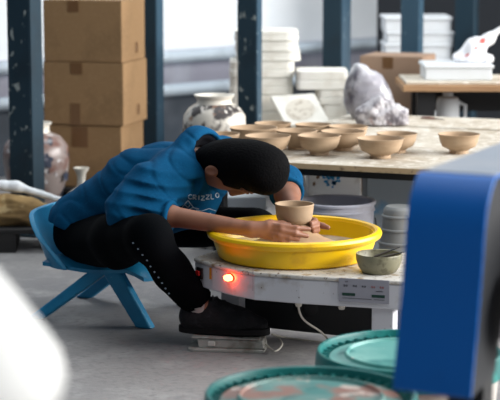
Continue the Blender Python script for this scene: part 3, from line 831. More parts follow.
strokes(-.050, .025, .004, .003, 2, M['ink'], 'caption', 31)
strokes(.045, .001, .003, .003, 6, M['ink'], 'small_caption', 32)
for cx_, cz_ in ((-.044, -.012), (.042, -.013)):
    q = MB(); q.box((cx_, .0024, cz_), (.038, .001, .008), T=T); dsp = q.build('display_strip', M['green_ink'], plate, smooth=False)
q = MB(); q.box((-.02, .0023, -.023), (.085, .0005, .0012), T=T); q.box((.045, .0023, -.023), (.03, .0005, .0012), T=T); q.build('caption_line', M['ink'], plate, smooth=False)
# cable glands under the housing and the cables
for (px_, kk) in ((295, 0), (339, 1)):
    p, t, n = front(px_, WZ-.088, -.03)
    q = MB(); q.lathe([(0, -.010), (.008, -.010), (.010, -.004), (.010, .006)], c=(p.x, p.y, WZ-.088), seg=16); q.build('cable_gland', M['cable_white'], wheel)
p, t, n = front(295, WZ-.09, -.03)
e = fl(322, 341, .006)
q = MB(); pts = []
P0 = Vector((p.x, p.y, WZ-.098)); P3 = Vector((e.x+.02, e.y-.25 if False else e.y, .006)); P1 = P0+Vector((.005, -.01, -.06)); P2 = P3+Vector((-.03, .02, .05))
for k in range(17):
    u = k/16; pts.append(P0*(1-u)**3+P1*3*u*(1-u)**2+P2*3*u*u*(1-u)+P3*u**3)
q.tube(pts, .0032, 8)
tag(q.build('power_cable', M['cable_white'], loc=P3[:]), 'white cable hanging from the wheel housing down to the floor', 'cable')

# basin, wheel head, slip
basin = thing('splash_basin', (cxw, cyw, WZ), 'bright yellow plastic splash basin on the pottery wheel', 'basin')
RB = .262; hB = .080
q = MB(); q.lathe([(0, .001), (.222, .001), (.230, .006), (.243, hB*.55), (.247, hB-.014), (.246, hB-.004), (.238, hB-.004), (.234, hB*.5), (.222, .012), (0, .012)], seg=96); q.build('wall', M['yellow'], basin, local=True)
q = MB(); q.lathe([(.244, hB-.018), (.254, hB-.020), (.262, hB-.014), (.265, hB-.005), (.262, hB+.003), (.252, hB+.007), (.243, hB+.004), (.240, hB-.004)], seg=96); q.build('rolled_rim', M['yellow'], basin, local=True)
q = MB(); q.lathe([(0, .030), (.235, .030)], seg=64); tag(q.build('clay_slip', M['slip'], loc=(cxw, cyw, WZ), local=True), 'pale watery clay slip pooled in the yellow basin', 'slip', None, 'stuff')
q = MB(); q.lathe([(0, .0135), (.14, .0135), (.14, .036), (.135, .039), (0, .039)], seg=64); tag(q.build('wheel_head', M['cast'], loc=(cxw, cyw, WZ), local=True), 'round metal wheel head turning inside the yellow basin', 'wheel head')
potz = pt(295, 223.5, cyw).z
rimz = pt(295, 203.5, cyw).z
hump = thing('clay_hump', (cxw, cyw, WZ+.0395), 'wet brown clay hump under the pot on the wheel head', 'clay')
q = MB(); z0 = WZ+.0395; hh = potz-z0
q.lathe([(0, 0), (.125, 0), (.118, .006), (.095, hh*.25), (.072, hh*.5), (.056, hh*.72), (.047, hh*.9), (.045, hh)] + [(0, hh)], c=(cxw, cyw, z0), seg=48, wob=lambda a, k, z: 1+.02*math.sin(3*a+k)); q.build('clay', M['wet_clay'], hump)
pot = thing('thrown_pot', (cxw, cyw, potz+.0005), 'freshly thrown light brown clay pot between the hands', 'pot')
hp = rimz-potz; rp = 19.6/FPX*5.46
q = MB(); q.lathe([(0, 0), (.040, 0), (.047, .004), (rp*.90, hp*.28), (rp*.95, hp*.6), (rp*.985, hp*.9), (rp*1.0, hp*.97), (rp*.985, hp), (rp*.93, hp*.98), (rp*.90, hp*.6), (rp*.84, hp*.3), (.035, .012), (0, .010)], seg=56); q.build('pot', M['bowl'], pot, local=True)

# glazed bowl with tools on the wheel top
gb = fl(379, 272.5, WZ)
gbowl = thing('glazed_bowl', (gb.x, gb.y+.004, WZ+.0005), 'small speckled grey-green bowl on the right end of the wheel top', 'bowl')
q = MB(); Rg = .067; Hg = .055
q.lathe([(0, 0), (.045, 0), (.050, .003), (.060, .018), (.066, .036), (.0675, .052), (.066, .056), (.063, .054), (.060, .034), (.050, .016), (0, .011)], seg=48); q.build('bowl', M['green_glaze'], gbowl, local=True)
q = MB(); q.lathe([(0, .034), (.0595, .034)], seg=32); q.build('glaze_water', mat('murky_water', (84, 80, 70), .12), gbowl, local=True)
for k, (a, b, lab) in enumerate(((pt(374, 261, gb.y), pt(400, 247, gb.y+.01), 'upper thin dark clay tool resting in the grey-green bowl'), (pt(381, 262, gb.y-.01), pt(404, 252, gb.y-.005), 'lower thin dark clay tool resting in the grey-green bowl'))):
    a.z = WZ+.046
    tl = thing('clay_tool', a[:], lab, 'tool', 0, 'tools in the bowl')
    q = MB(); q.tube([a, a.lerp(b, .6)], [.0035, .0035], 8); q.build('handle', M['tool'], tl)
    q = MB(); q.tube([a.lerp(b, .6), b], [.002, .0012], 8); q.build('needle', M['grey_metal'], tl)

# foot pedal with its cable
ped_o = fl(228, 352, 0); PD = ped_o.y+.05
ped = thing('foot_pedal', (ped_o.x, PD, 0), 'grey metal foot pedal on the floor under the black shoe', 'pedal', math.radians(-6))
q = MB(); q.prism(rrect(.235, .115, .02), 0, .009); q.build('base_plate', M['cast'], ped, local=True, bevel=.002)
q = MB(); q.hexa([(-.085,-.045,.009),(.115,-.045,.009),(.115,.045,.009),(-.085,.045,.009)], [(-.09,-.043,.038),(.11,-.043,.035),(.11,.043,.035),(-.09,.043,.038)]); q.build('body', M['cast'], ped, local=True, smooth=False, bevel=.004)
q = MB(); q.hexa([(-.105,-.047,.039),(.10,-.047,.036),(.10,.047,.036),(-.105,.047,.039)], [(-.105,-.047,.0435),(.10,-.047,.0405),(.10,.047,.0405),(-.105,.047,.0435)]); q.build('treadle', M['cast'], ped, local=True, smooth=False, bevel=.002)
q = MB(); q.box((-.045, -.0465, .024), (.022, .006, .014)); q.build('hinge_block', M['plaster'], ped, local=True, smooth=False, bevel=.002)
q = MB(); pc = [ped_o+Vector((.112, .02, .02)), fl(275, 351, .012), fl(282, 345, .02), fl(279, 338, .02), fl(272, 334, .03), fl(285, 337.5, .004), fl(305, 340, .004), fl(330, 343, .004)]
pts = []
for i in range(len(pc)-1):
    p0 = pc[max(i-1, 0)]; p1 = pc[i]; p2 = pc[i+1]; p3 = pc[min(i+2, len(pc)-1)]
    for k in range(6):
        u = k/6; pts.append(.5*((2*p1)+(p2-p0)*u+(2*p0-5*p1+4*p2-p3)*u*u+(3*p1-p0-3*p2+p3)*u**3))
pts.append(pc[-1]); q.tube(pts, .0028, 8)
tag(q.build('pedal_cable', M['cable_white'], loc=(ped_o.x+.1, ped_o.y, 0)), 'thin white cable looping from the foot pedal across the floor', 'cable')

# ================================================================== BLUE CHILD'S CHAIR
CO = Vector((-.445, 5.82, 0)); cyaw = math.atan2(-.36, .933)
chair = thing('plastic_chair', CO[:], 'small blue plastic chair under the hunched person', 'chair', cyaw)
# local x = forward, y = away from camera
q = MB()   # seat shell with a downturned skirt
nu, nv = 13, 13; vs = []; fs = []
def seatz(u, v): return .196 + .012*abs(v)**3 - .006*math.cos(u*3) + (-.03*max(u-.7, 0)*3)
for k, dz in enumerate((0, -.012)):
    for i in range(nu):
        for j in range(nv):
            u = -1+2*i/(nu-1); v = -1+2*j/(nv-1)
            edge = max(abs(u), abs(v))
            vs.append((.185*u*(1-.03*v*v), .172*v*(1-.04*u*u), seatz(u, v)+dz-(.028 if edge > .99 else 0)))
n = nu*nv
for i in range(nu-1):
    for j in range(nv-1):
        a = i*nv+j; fs.append((a, a+1, a+nv+1, a+nv)); fs.append((n+a, n+a+nv, n+a+nv+1, n+a+1))
bd = [i*nv for i in range(nu)]+[(nu-1)*nv+j for j in range(1, nv)]+[i*nv+nv-1 for i in range(nu-2, -1, -1)]+[j for j in range(nv-2, 0, -1)]
for i in range(len(bd)):
    a = bd[i]; b = bd[(i+1) % len(bd)]; fs.append((a, b, n+b, n+a))
q.add(vs, fs); q.build('seat', M['chair'], chair, local=True)
q = MB(); vs = []; fs = []; na, nb = 19, 9       # curved backrest
for k in range(2):
    for i in range(na):
        a = -1+2*i/(na-1)
        for j in range(nb):
            b = j/(nb-1)
            wrap = .10*abs(a)**3*(1-.35*b)
            x = -.178-.060*b+wrap-(.014 if k else 0)*(1)
            y = .176*math.sin(a*1.35)/math.sin(1.35)*(1+.04*b)
            z = .168+(.178-.075*abs(a)**4+.0*b)*b
            vs.append((x, y*(1.0 if not k else 1.055), z))
n = na*nb
for i in range(na-1):
    for j in range(nb-1):
        a = i*nb+j; fs.append((a, a+nb, a+nb+1, a+1)); fs.append((n+a, n+a+1, n+a+nb+1, n+a+nb))
bd = [i*nb for i in range(na)]+[(na-1)*nb+j for j in range(1, nb)]+[i*nb+nb-1 for i in range(na-2, -1, -1)]+[j for j in range(nb-2, 0, -1)]
for i in range(len(bd)):
    a = bd[i]; b = bd[(i+1) % len(bd)]; fs.append((a, b, n+b, n+a))
q.add(vs, fs); q.build('backrest', M['chair'], chair, local=True, bevel=.003)
for sy in (-1, 1):
    for sx in (-1, 1):
        q = MB()
        foot = Vector((sx*.195-.005, sy*.175, 0)); top = Vector((.045+sx*.018, sy*.150, .172))
        wd_ = Vector((.028, 0, 0)); td = Vector((0, .019, 0))
        wt = Vector((.034, 0, 0))
        bot4 = [foot-wd_-td, foot+wd_-td, foot+wd_+td, foot-wd_+td]; top4 = [top-wt-td, top+wt-td, top+wt+td, top-wt+td]
        q.hexa(bot4, top4); lg = q.build('leg', M['chair'], chair, local=True, smooth=False, bevel=.008, seg=3)

# ================================================================== THE PERSON
f3 = Vector((.933, -.36, 0)); nr = Vector((-.36, -.933, 0)); up = Vector((0, 0, 1))
person = thing('person', (-.40, 5.70, 0), 'person in a blue hoodie and black trousers hunched over the pottery wheel shaping a pot', 'person')
P = Vector((-.515, 5.83, .295))
hipN = pt(92, 240, 5.70); hipF = Vector((-.455, 5.90, .285))
kneeN = pt(149, 237, 5.26); ankN = pt(197, 303, 5.335)
kneeF = pt(258, 228, 5.76); ankF = Vector((.09, 5.84, .085))
lum = Vector((-.425, 5.80, .352)); tho = Vector((-.325, 5.755, .432)); nb_ = Vector((-.165, 5.68, .505))
shN = pt(180, 176, 5.53); shF = pt(222, 160, 5.83)
elN = pt(133, 210, 5.42); wrN = pt(252, 229.5, 5.265)
elF = pt(283, 184, 5.66); wrF = pt(296, 215, 5.46)
HC = pt(240, 167, 5.50)
u_ = Vector((.86, -.50, .06)).normalized(); s_ = Vector((-.50, -.86, .10)); s_ = (s_-u_*s_.dot(u_)).normalized(); fd = u_.cross(s_)
if fd.z > 0: fd = -fd
AX = (u_, s_, fd)
s = Sculpt((-.72, 5.12, 0), (.34, 6.04, .70), .0036)
# trunk
for sg in (-.55, .55):
    o = nr*(.10*sg)
    s.chain([P+o, lum+o, tho+o*1.25, nb_+o*1.15-up*.02], [.095, .082, .085, .065], .05)
s.chain([nb_+nr*.15-up*.01, nb_-nr*.15-up*.01], [.05, .05], .05)
# arms
s.chain([shN, elN], [.050, .036], .03); s.chain([elN, elN.lerp(wrN, .3), wrN], [.036, .032, .0225], .02)
s.chain([shF, elF], [.048, .037], .03); s.chain([elF, elF.lerp(wrF, .35), wrF], [.040, .038, .021], .02)
# legs
s.chain([hipN, kneeN, ankN], [.078, .052, .034], .03); s.chain([hipF, kneeF, ankF], [.078, .050, .034], .03)
s.cone(ankN, pt(250, 325, 5.315), .034, .026, .02); s.cone(ankF, ankF+Vector((.15, -.03, -.05)), .034, .026, .02)
# neck and head
s.cone(nb_, HC-u_*.05, .058, .056, .03)
s.ell(HC+u_*.01-fd*.002, AX, (.108, .076, .074), .02)
s.ell(HC-u_*.055+fd*.020, AX, (.060, .056, .046), .03)               # jaw
s.ell(HC-u_*.100+fd*.030, AX, (.022, .025, .020), .02)               # chin
s.cone(HC+u_*.012+fd*.076, HC-u_*.028+fd*.080, .008, .011, .012)      # nose
s.ell(HC-u_*.062+fd*.060, AX, (.009, .022, .008), .006)               # lips
for sg in (-1, 1):
    s.ell(HC+u_*.016+fd*.083+s_*(.030*sg), AX, (.013, .017, .010), .008, True)     # eye sockets
    s.cone(HC+u_*.034+fd*.076+s_*(.012*sg), HC+u_*.034+fd*.068+s_*(.046*sg), .008, .007, .01)
    ec = HC-u_*.055+fd*.010+s_*(.074*sg)
    s.ell(ec, (u_+s_*.25*sg, fd, s_), (.026, .017, .010), .008); s.ell(ec+s_*(.010*sg)+fd*.004, (u_, fd, s_), (.020, .010, .008), .005, True)
# near hand: palm then four fingers and a thumb closing on the clay hump
s.cone(wrN, pt(267, 230, 5.262), .019, .020, .02)
s.cone(pt(260, 229, 5.262), pt(268, 226, 5.255), .015, .014, .015); s.cone(pt(260, 230, 5.262), pt(268, 235, 5.258), .016, .014, .015)
NF = [((268, 225, 5.258), (281, 226.5, 5.243), (296, 228, 5.243), (309, 229, 5.262), .0088),
      ((269, 229, 5.255), (282, 231, 5.236), (295, 233.5, 5.236), (307, 236, 5.255), .0092),
      ((268, 233, 5.252), (279, 235.5, 5.233), (289, 237.5, 5.235), (298, 239.5, 5.245), .0088),
      ((266, 236.5, 5.252), (274, 238.5, 5.236), (282, 240.5, 5.234), (288, 242, 5.240), .0078)]
for a, b, c, d, r in NF: s.chain([pt(*a), pt(*b), pt(*c), pt(*d)], [r*1.15, r*1.05, r*.95, r*.8], .005)
s.chain([pt(259, 226, 5.275), pt(270, 223.5, 5.29), pt(282, 224, 5.305), pt(289, 225, 5.31)], [.0135, .0115, .010, .0085], .008)
# far hand: comes down behind the pot and closes on its right side
s.cone(wrF, pt(304, 220, 5.44), .021, .021, .02); s.cone(pt(303, 219, 5.44), pt(308, 224, 5.43), .017, .016, .015)
FF = [((309, 219, 5.43), (315, 220.5, 5.40), (315, 222, 5.36), (311, 223, 5.33), .0082),
      ((310, 222, 5.43), (317, 224, 5.40), (317, 226, 5.355), (312, 227.5, 5.32), .0085),
      ((309, 225, 5.43), (317, 228, 5.40), (317.5, 230, 5.36), (313, 231.5, 5.33), .0082),
      ((307, 227, 5.43), (315, 231, 5.41), (316, 233, 5.37), (313, 234.5, 5.345), .0074)]
for a, b, c, d, r in FF: s.chain([pt(*a), pt(*b), pt(*c), pt(*d)], [r*1.12, r*1.03, r*.95, r*.82], .004)
s.chain([pt(306, 221, 5.44), pt(315, 223, 5.445), pt(323, 226, 5.43), pt(328, 227.5, 5.42)], [.012, .010, .009, .0075], .006)
s.build('body', M['skin'], person)

# hoodie
h = Sculpt((-.74, 5.20, .18), (.20, 6.08, .70), .0042)
for sg in (-.6, .6):
    o = nr*(.115*sg)
    h.chain([P+o+Vector((-.012, 0, .01)), lum+o+Vector((-.015, 0, .012)), tho+o*1.3+up*.012, nb_+o*1.2-up*.005], [.106, .092, .104, .085], .06)
h.chain([nb_+nr*.16-up*.01, nb_-nr*.16-up*.01], [.068, .068], .06)
h.chain([pt(207, 178, 5.64), pt(192, 203, 5.63), pt(165, 212, 5.68)], [.075, .068, .075], .05)
h.chain([shN+Vector((-.02, 0, .0)), shN.lerp(elN, .5)+Vector((-.015, -.01, .01)), elN+Vector((-.02, -.01, .004))], [.078, .078, .062], .05)
cufN = elN.lerp(wrN, .27)
h.chain([elN+Vector((-.02, -.01, .002)), elN.lerp(wrN, .16), cufN+Vector((.03, 0, 0))], [.060, .056, .046], .03)
h.chain([shF, elF+Vector((.005, .01, .004))], [.074, .058], .04)
cufF = elF.lerp(wrF, .20)
h.chain([elF+Vector((.005, .01, .004)), cufF+Vector((.0, -.04, -.02))], [.056, .050], .02)
# hood gathered around the neck
hoodc = pt(206, 159, 5.61); hoodn = Vector((.78, -.60, .10))
hn = Vector(hoodn).normalized()
h.torus(hoodc, hoodn, .080, .016, .012); h.torus(hoodc-hn*.035, hoodn, .080, .028, .035)
h.cone(hoodc-hn*.028, hoodc+hn*.2, .074, .090, .008, True)
h.cone(elN.lerp(wrN, .2), wrN, .031, .031, .004, True); h.cone(elF.lerp(wrF, .1), wrF, .043, .043, .004, True)
dN = (wrN-elN).normalized(); h.cut(cufN+dN*.025, dN, cufN-Vector((.02, .15, .10)), cufN+Vector((.16, .12, .09)))
dF = (wrF-elF).normalized(); h.cut(cufF+dF*.025, dF, cufF-Vector((.10, .16, .10)), cufF+Vector((.12, .05, .05)))
# waist hem
hemp = pt(52, 221, 5.72); h.cut(hemp+Vector((0, 0, -.012)), (-.30, 0, -1), (-.75, 5.2, .1), (-.30, 6.08, .45))
def folds(X, Y, Z):
    wx = waves(X, Y, Z, 9, 5, 2); tor = .005*waves(X, Y, Z, 20, 6, 4)-.003*np.exp(-(creases(X+.5*Z, Y, Z*1.6, 22, 1)/.10)**2)
    # folds around the near sleeve
    cx_, cy_, cz_ = elN.lerp(shN, .35)
    g1 = np.exp(-(((X-cx_)/.10)**2+((Y-cy_)/.16)**2+((Z-cz_)/.10)**2))
    ph = 2*np.pi*(Z+.12*(X-cx_)+.4*(X-cx_)**2+.012*wx)/.036
    sl_ = .0125*g1*(np.abs(np.sin(ph*.5+1.4*waves(X, Y, Z, 13, 5, 7)))*2-1)*(.65+.5*waves(X, Y, Z, 16, 5, 9))
    # fold lines running from the shoulder to the waist
    g2 = np.exp(-((X+.44)/.12)**2)
    sl2 = .0022*g2*np.sin(2*np.pi*(X*.7+Z*.9+.02*wx)/.07)
    return -(tor+sl2)+sl_
h.disp(folds)
hood = h.build('hoodie', M['hoodie'], person)
Vh, Fh = h.mesh(); htree = BVHTree.FromPolygons(Vh.tolist(), Fh.tolist())
# hood interior, its shadow put into the near-black colour
li = Sculpt((hoodc.x-.16, hoodc.y-.16, hoodc.z-.15), (hoodc.x+.16, hoodc.y+.16, hoodc.z+.15), .004)
li.torus(hoodc-hn*.004, hoodn, .073, .009, .01); li.torus(hoodc-hn*.030, hoodn, .060, .018, .02)
li.build('hood_shade', M['hood_shade'], person)
# cuff bands
for cpos, dd, R in ((cufN+dN*.018, dN, .040), (cufF+dF*.018, dF, .048)):
    c_ = Sculpt(cpos-Vector((.09, .09, .09)), cpos+Vector((.09, .09, .09)), .003)
    c_.torus(cpos, dd, R, .009, .01); c_.disp(lambda X, Y, Z: .002*creases(X, Y, Z, 60))
    c_.build('cuff', M['hoodie'], person)

# hoodie print: mountain sketch and lettering laid on the cloth
q = MB()
def ribbon(q, pts, wpx):
    for i in range(len(pts)-1):
        (x0, y0), (x1, y1) = pts[i], pts[i+1]
        L_ = math.hypot(x1-x0, y1-y0) or 1; ox = -(y1-y0)/L_*wpx/2; oy = (x1-x0)/L_*wpx/2
        n = max(1, int(L_/2))
        for k in range(n):
            a = k/n; b = (k+1)/n
            cs = [(x0+(x1-x0)*a+ox, y0+(y1-y0)*a+oy), (x0+(x1-x0)*b+ox, y0+(y1-y0)*b+oy), (x0+(x1-x0)*b-ox, y0+(y1-y0)*b-oy), (x0+(x1-x0)*a-ox, y0+(y1-y0)*a-oy)]
            h_ = [onto(htree, *c, eps=.002) for c in cs]
            if all(v is not None for v in h_) and max((h_[0]-v).length for v in h_) < .06: q.add(h_, [(0, 1, 2, 3)])
GL = {'C': [[(1, .15), (.5, 0), (.05, .3), (.05, .75), (.5, 1), (1, .85)]], 'R': [[(0, 1), (0, 0), (.8, .05), (.85, .4), (0, .5), (.9, 1)]], 'I': [[(.5, 0), (.5, 1)]],
      'Z': [[(0, 0), (1, 0), (0, 1), (1, 1)]], 'L': [[(.1, 0), (.1, 1), (.9, 1)]], 'O': [[(.5, 0), (.05, .3), (.05, .7), (.5, 1), (.95, .7), (.95, .3), (.5, 0)]]}
x = 188.3; y = 194.5
for i, ch in enumerate('CRIZZLO'):
    wv = 3.6 if ch != 'I' else 2.0
    hv = 4.6-.2*min(i, 3)+ (1.0 if i > 4 else 0)
    yy = y+.6*min(i, 3)*.9-(1.1*(i-3) if i > 3 else 0)
    for st in GL[ch]: ribbon(q, [(x+a*wv, yy+b*hv) for a, b in st], .9)
    x += wv+1.2
if q.f: q.build('chest_lettering', M['print'], person, smooth=False)
q = MB()
for st in ([(181.5, 208), (188, 200.5), (193.5, 207.5)], [(180, 209), (187, 210.5), (193, 207.5), (199, 209)], [(183, 213), (187.5, 211), (190, 213.5)], [(187, 216), (196, 213.5), (203, 216), (211, 213)], [(196, 210), (202, 211), (209, 208.5), (216, 211), (220, 216)], [(185, 205), (188, 207.5), (190, 205)], [(206, 215.5), (213, 216), (218, 213)]):
    ribbon(q, st, .7)
if q.f: q.build('chest_sketch', M['print'], person, smooth=False)

# trousers
t_ = Sculpt((-.74, 5.16, .05), (.22, 6.06, .50), .0045)
for sg in (-.55, .55):
    o = nr*(.11*sg); t_.chain([P+o-up*.012, lum+o-up*.03], [.104, .09], .05)
t_.chain([hipN, hipN.lerp(kneeN, .5)-up*.004, kneeN], [.086, .078, .064], .04)
cufL = kneeN.lerp(ankN, .95)
t_.chain([kneeN, kneeN.lerp(ankN, .5)+Vector((-.01, 0, 0)), cufL], [.062, .054, .053], .03)
t_.chain([hipF, kneeF], [.088, .058], .04); t_.chain([kneeF, kneeF.lerp(ankF, .9)], [.058, .052], .03)
t_.disp(lambda X, Y, Z: -.006*waves(X, Y, Z, 22, 6, 3)+.006*creases(X, Y, Z, 26, 6)-.002)
dk = (ankN-kneeN).normalized(); t_.cut(cufL+dk*.012, dk, cufL-Vector((.12, .12, .09)), cufL+Vector((.12, .12, .09)))
t_.cone(cufL-dk*.02, ankN+dk*.1, .045, .045, .004, True)
t_.cut((0, 0, .192), (0, 0, -1), (-.74, 5.62, .0), (-.26, 6.06, .25))
tr = t_.build('trousers', M['pants'], person)
Vt, Ft = t_.mesh(); ttree = BVHTree.FromPolygons(Vt.tolist(), Ft.tolist())
q = MB()
sp_ = [(153, 242), (158, 249), (162, 257), (165, 266), (169, 275), (173, 283), (177, 291)]
sp_ = [(133, 243), (138, 249), (142.5, 255), (147, 260.5), (150.5, 266.5), (154.5, 272), (158.5, 277.5), (162, 283), (165.5, 288.5), (169, 293.5)]
for (a, b) in sp_: ribbon(q, [(a-.9, b-.7), (a+.9, b+.7)], 1.3) if False else None
for (a, b) in sp_:
    v = [onto(ttree, a+dx, b+dy, eps=.002) for dx, dy in ((-1.2, -.3), (.2, -1.0), (1.2, .3), (-.2, 1.0))]
    if all(k is not None for k in v): q.add(v, [(0, 1, 2, 3)])
if q.f: q.build('side_dashes', M['print'], person, smooth=False)

# hair
hs = Sculpt(HC-Vector((.22, .22, .18)), HC+Vector((.22, .22, .18)), .0036)
hs.ell(HC+u_*.022-fd*.008, AX, (.138, .094, .080), .0)
hs.ell(HC-u_*.105-fd*.030, AX, (.050, .066, .042), .03)  # hair lobe added for the shaded hood interior beside the ear
hs.ell(HC+u_*.095+fd*.030, AX, (.046, .075, .050), .05)              # fringe hanging over the forehead
hs.ell(HC-u_*.050-fd*.035, AX, (.055, .070, .045), .04)              # nape
def hairtex(X, Y, Z):
    a = np.arctan2((X-HC.x)*s_.x+(Y-HC.y)*s_.y+(Z-HC.z)*s_.z, (X-HC.x)*fd.x+(Y-HC.y)*fd.y+(Z-HC.z)*fd.z)
    return (.0004*np.sin(60*a+14*waves(X, Y, Z, 20, 5)))+.004*waves(X, Y, Z, 26, 6, 5)
hs.disp(hairtex)
pc_ = HC+fd*.068; hs.cut(pc_, fd*1.0-u_*.35)                          # hairline above the face
for sg in (-1, 1):                                                    # clear the ears and cheeks
    hs.ell(HC-u_*.070+fd*.052+s_*(.080*sg), AX, (.050, .034, .026), .012, True); hs.ell(HC-u_*.058+fd*.012+s_*(.090*sg), AX, (.028, .026, .018), .010, True)
hs.build('hair', M['hair'], person)

# shoes
def shoe(heel, toe, zsole, name='shoe'):
    d = (toe-heel); d.z = 0; L_ = d.length; d.normalize(); sd = Vector((-d.y, d.x, 0))
    base = Vector((heel.x, heel.y, zsole))
    s2 = Sculpt(base+Vector((-.09, -.12, -.01)), base+d*L_+Vector((.09, .12, .16)), .0036)
    s2.chain([base+d*.045+up*.045, base+d*.12+up*.050, base+d*.19+up*.040, base+d*(L_-.034)+up*.030], [.040, .041, .035, .025], .03)
    s2.cone(base+d*.045+up*.06, base+d*.045+up*.080, .036, .034, .02); s2.cone(base+d*.095+up*.088, base+d*.18+up*.052, .024, .026, .02)
    for k in range(4):
        c = base+d*(.115+.024*k)+up*(.104-.011*k); s2.cone(c-sd*.022, c+sd*.022, .0055, .0055, .004)
    s2.cone(base+d*.05+up*.085, base+d*.04+up*.16, .030, .034, .006, True)
    s2.cut(base+up*.016, (0, 0, -1)); s2.disp(lambda X, Y, Z: .002*waves(X, Y, Z, 60, 6))
    o = s2.build(name, M['shoe'], person)
    q3 = MB(); il = person.location
    for k in range(5):
        c = base+d*(.108+.021*k)+up*(.113-.0115*k)-il; sg = 1 if k % 2 else -1
        q3.tube([c-sd*.024-up*.008-d*.006*sg, c+up*.001, c+sd*.024-up*.008+d*.006*sg], .0028, 6)
    q3.tube([base+d*.105+up*.112-il, base+d*.195+up*.064-il], .0022, 6); q3.build('laces', M['lace'], o, local=True)
    P_ = []
    for i in range(28):
        t = 2*math.pi*i/28; cx = math.cos(t); sx = math.sin(t)
        wv = .042 if cx > 0 else .036
        P_.append(base+d*(L_/2+ (L_/2-.002)*(abs(cx)**.75)*(1 if cx > 0 else -1))+sd*(wv*(abs(sx)**.8)*(1 if sx > 0 else -1)))
    q = MB(); q.prism([(p.x, p.y) for p in P_], zsole+.0005, zsole+.024); so = q.build('sole', M['sole'], o, bevel=.004, local=False) if False else None
    inv = person.location
    q2 = MB(); q2.prism([(p.x-inv.x, p.y-inv.y) for p in P_], zsole+.0005-inv.z, zsole+.024-inv.z)
    q2.build('sole', M['sole'], o, local=True, bevel=.005)
    return o
shoe(pt(178, 330, 5.345), pt(271, 334, 5.30), .0440)
shoe(ankF+Vector((-.06, .01, 0)), ankF+Vector((.20, -.05, 0)), .0)
q = MB(); q.tube([ankN+dk*-.09, ankN+dk*.035], [.043, .044], 20); q.build('sock', M['sock'], person)

# ================================================================== FOREGROUND: TWO LIDDED DRUMS
def drum(px, py, hw, z, label, m_lid, m_body, seed):
    c = fl(px, py, z); R = hw/FPX*(c.y*math.cos(PITCH)+(CH-c.z)*math.sin(PITCH))
    root = thing('lidded_drum', (c.x, c.y, 0), label, 'drum')
    q = MB(); q.lathe([(0, 0), (R*.86, 0), (R*.87, .006), (R*.95, z-.06), (R*.95, z-.022), (0, z-.022)], seg=64); q.build('drum_body', m_body, root, local=True)
    lid = MB(); lid.lathe([(0, z-.010), (R*.64, z-.010), (R*.655, z-.004), (R*.675, z-.004), (R*.69, z-.012), (R*.845, z-.016)], seg=96)
    lo = lid.build('lid', m_lid, root, local=True)
    q = MB(); q.lathe([(R*.845, z-.018), (R*.86, z-.028), (R*.925, z-.028), (R*.935, z-.006), (R*.945, z), (R*.97, z+.001), (R*.985, z-.004), (R*1.0, z-.035), (R*1.0, z-.05), (R*.975, z-.05), (R*.955, z-.03)], seg=96); q.build('lid_rim', M['lid_rim'], lo, local=True)
    n = 44; sub = 6; vs = []; fs = []; tot = n*sub; q = MB()
    for i in range(tot):
        a = 2*math.pi*i/tot; hgh = z-.012 if i % sub < 2 else z-.0265
        for r_ in (.85, .93): vs.append((R*r_*math.cos(a), R*r_*math.sin(a), hgh))
    for i in range(tot):
        k = (i+1) % tot; fs.append((2*i, 2*i+1, 2*k+1, 2*k))
    q.add(vs, fs); q.build('ribbed_groove', M['lid_rim'], lo, local=True, smooth=False)
    return root
drum(311, 392, 108, .31, 'nearest drum with a clay-stained teal lid at the bottom of the picture', M['lid_brown'], M['drum_red'], 1)
drum(409, 350, 94, .27, 'second drum with a cleaner pale teal lid half behind the blue machine', M['lid_pale'], M['drum_white'], 2)

# ================================================================== BLUE MACHINE AT RIGHT
mz = .833
O = pt(418, 172, 3.2); O.z = 0
wv_ = Vector((.902, -.431, 0)); lv = Vector((.431, .902, 0))
mach = thing('clay_machine', (O+wv_*.07+lv*.25)[:], 'large blue sheet-metal machine with a rounded front guard at the right', 'machine')
T = Matrix(((wv_.x, lv.x, 0, O.x), (wv_.y, lv.y, 0, O.y), (0, 0, 1, 0), (0, 0, 0, 1)))
prof = [(.0, mz), (-.010, mz-.006), (-.022, mz-.016), (-.036, mz-.032), (-.048, mz-.052), (-.057, mz-.080), (-.064, mz-.12), (-.078, mz-.20), (-.092, mz-.27), (-.108, mz-.335), (-.115, mz-.372)]
full = prof+[(.02, mz-.372), (.06, mz-.30), (.62, mz-.30), (.62, mz-.001)]
W_ = .146
inner = [(a+.005, z-.004) for a, z in prof]
strip = [(.62, mz)]+prof+inner[::-1]+[(.62, mz-.004)]
q = MB(); n = len(strip)
vs = [(0, a, z) for a, z in strip]+[(W_, a, z) for a, z in strip]
fs = [(i, (i+1) % n, n+(i+1) % n, n+i) for i in range(n)]
m_ = len(prof)+1
for o_ in (0, n):
    for i in range(m_-1): fs.append((o_+i, o_+i+1, o_+n-2-i, o_+n-1-i))
q.add(vs, fs, T); q.build('guard', M['machine_blue'], mach, bevel=.0015)
q = MB(); q.box((W_/2, .315, mz+.001), (W_-.012, .61, .002), T=T); q.build('lit_top', M['machine_top'], mach, smooth=False)  # pale sheet: light reflecting off the blue top put into the colour
side = [(a+.007, z-.006) for a, z in prof]+[(.03, mz-.36), (.06, mz-.27), (.61, mz-.27), (.61, mz-.006)]
for xx in (.003, W_-.009):
    q = MB(); n = len(side)
    q.add([(xx, a, z) for a, z in side]+[(xx+.006, a, z) for a, z in side], [tuple(range(n)), tuple(range(2*n-1, n-1, -1))]+[(i, (i+1) % n, n+(i+1) % n, n+i) for i in range(n)], T)
    q.build('side_plate', M['side_shaded'], mach, smooth=False)  # near-black sides: shade on the machine's flank put into the colour
TP = T @ Matrix.Translation((W_+.016, .07, mz-.25)) @ Matrix.Rotation(math.pi/2, 4, 'Y')
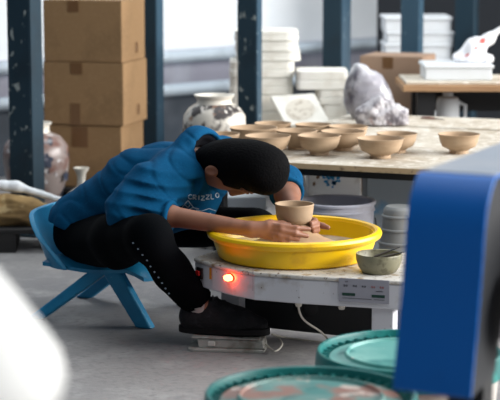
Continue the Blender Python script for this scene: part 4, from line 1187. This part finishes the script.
q = MB(); q.lathe([(0, 0), (.03, 0), (.032, .022), (.062, .022), (.066, .008), (.074, .004), (.080, .008), (.080, .026), (.074, .030), (.062, .028), (.03, .03), (.022, .045), (0, .045)], seg=48, T=TP); q.build('pulley', M['grey_metal'], mach)
TM = T @ Matrix.Translation((W_+.06, .27, mz-.14)) @ Matrix.Rotation(math.pi/2, 4, 'Y')
q = MB(); q.lathe([(0, -.05), (.09, -.05), (.098, -.04), (.098, .17), (.085, .19), (0, .19)], seg=40, T=TM)
for i in range(20): q.box((0, 0, 0), (.014, .004, .18), T=TM @ Matrix.Rotation(2*math.pi*i/20, 4, 'Z') @ Matrix.Translation((.102, 0, .065)))
q.build('motor', M['grey_metal'], mach)
q = MB(); q.box((W_/2, .33, mz-.29), (W_-.03, .54, .05), T=T); q.build('base_beam', M['dark_blue'], mach, smooth=False, bevel=.004)
for (a, b) in ((W_*.5, .10), (W_*.5, .57)):
    q = MB(); q.box((a, b, (mz-.31)/2), (.07, .06, mz-.31), T=T); q.build('leg', M['black_steel'], mach, smooth=False, bevel=.003)
    q = MB(); q.box((a, b, .006), (.13, .11, .012), T=T); q.build('foot_plate', M['black_steel'], mach, smooth=False)

# ================================================================== BLURRED WHITE FORM AT BOTTOM LEFT
fx = -.355
st = thing('pedestal_stool', (fx, 1.75, 0), 'round stand under the white plaster form at the bottom left corner', 'stand')
q = MB(); q.lathe([(0, .755), (.13, .755), (.13, .778), (0, .778)], c=(fx, 1.75, 0), seg=40); q.build('seat', M['wood'], st)
q = MB(); q.lathe([(0, .02), (.03, .02), (.03, .755), (0, .755)], c=(fx, 1.75, 0), seg=24); q.build('column', M['grey_metal'], st)
q = MB(); q.lathe([(0, 0), (.16, 0), (.16, .015), (.04, .03), (0, .03)], c=(fx, 1.75, 0), seg=40); q.build('base', M['grey_metal'], st)
wf = thing('plaster_form', (fx, 1.75, .779), 'large rounded white plaster form, blurred at the bottom left corner', 'plaster form')
q = MB(); q.lathe([(0, 0), (.12, 0), (.150, .010), (.165, .030), (.169, .049), (.165, .068), (.151, .090), (.131, .118), (.111, .144), (.085, .175), (.05, .20), (.02, .212), (0, .214)], seg=56); q.build('dome', M['white_mould'], wf, local=True)
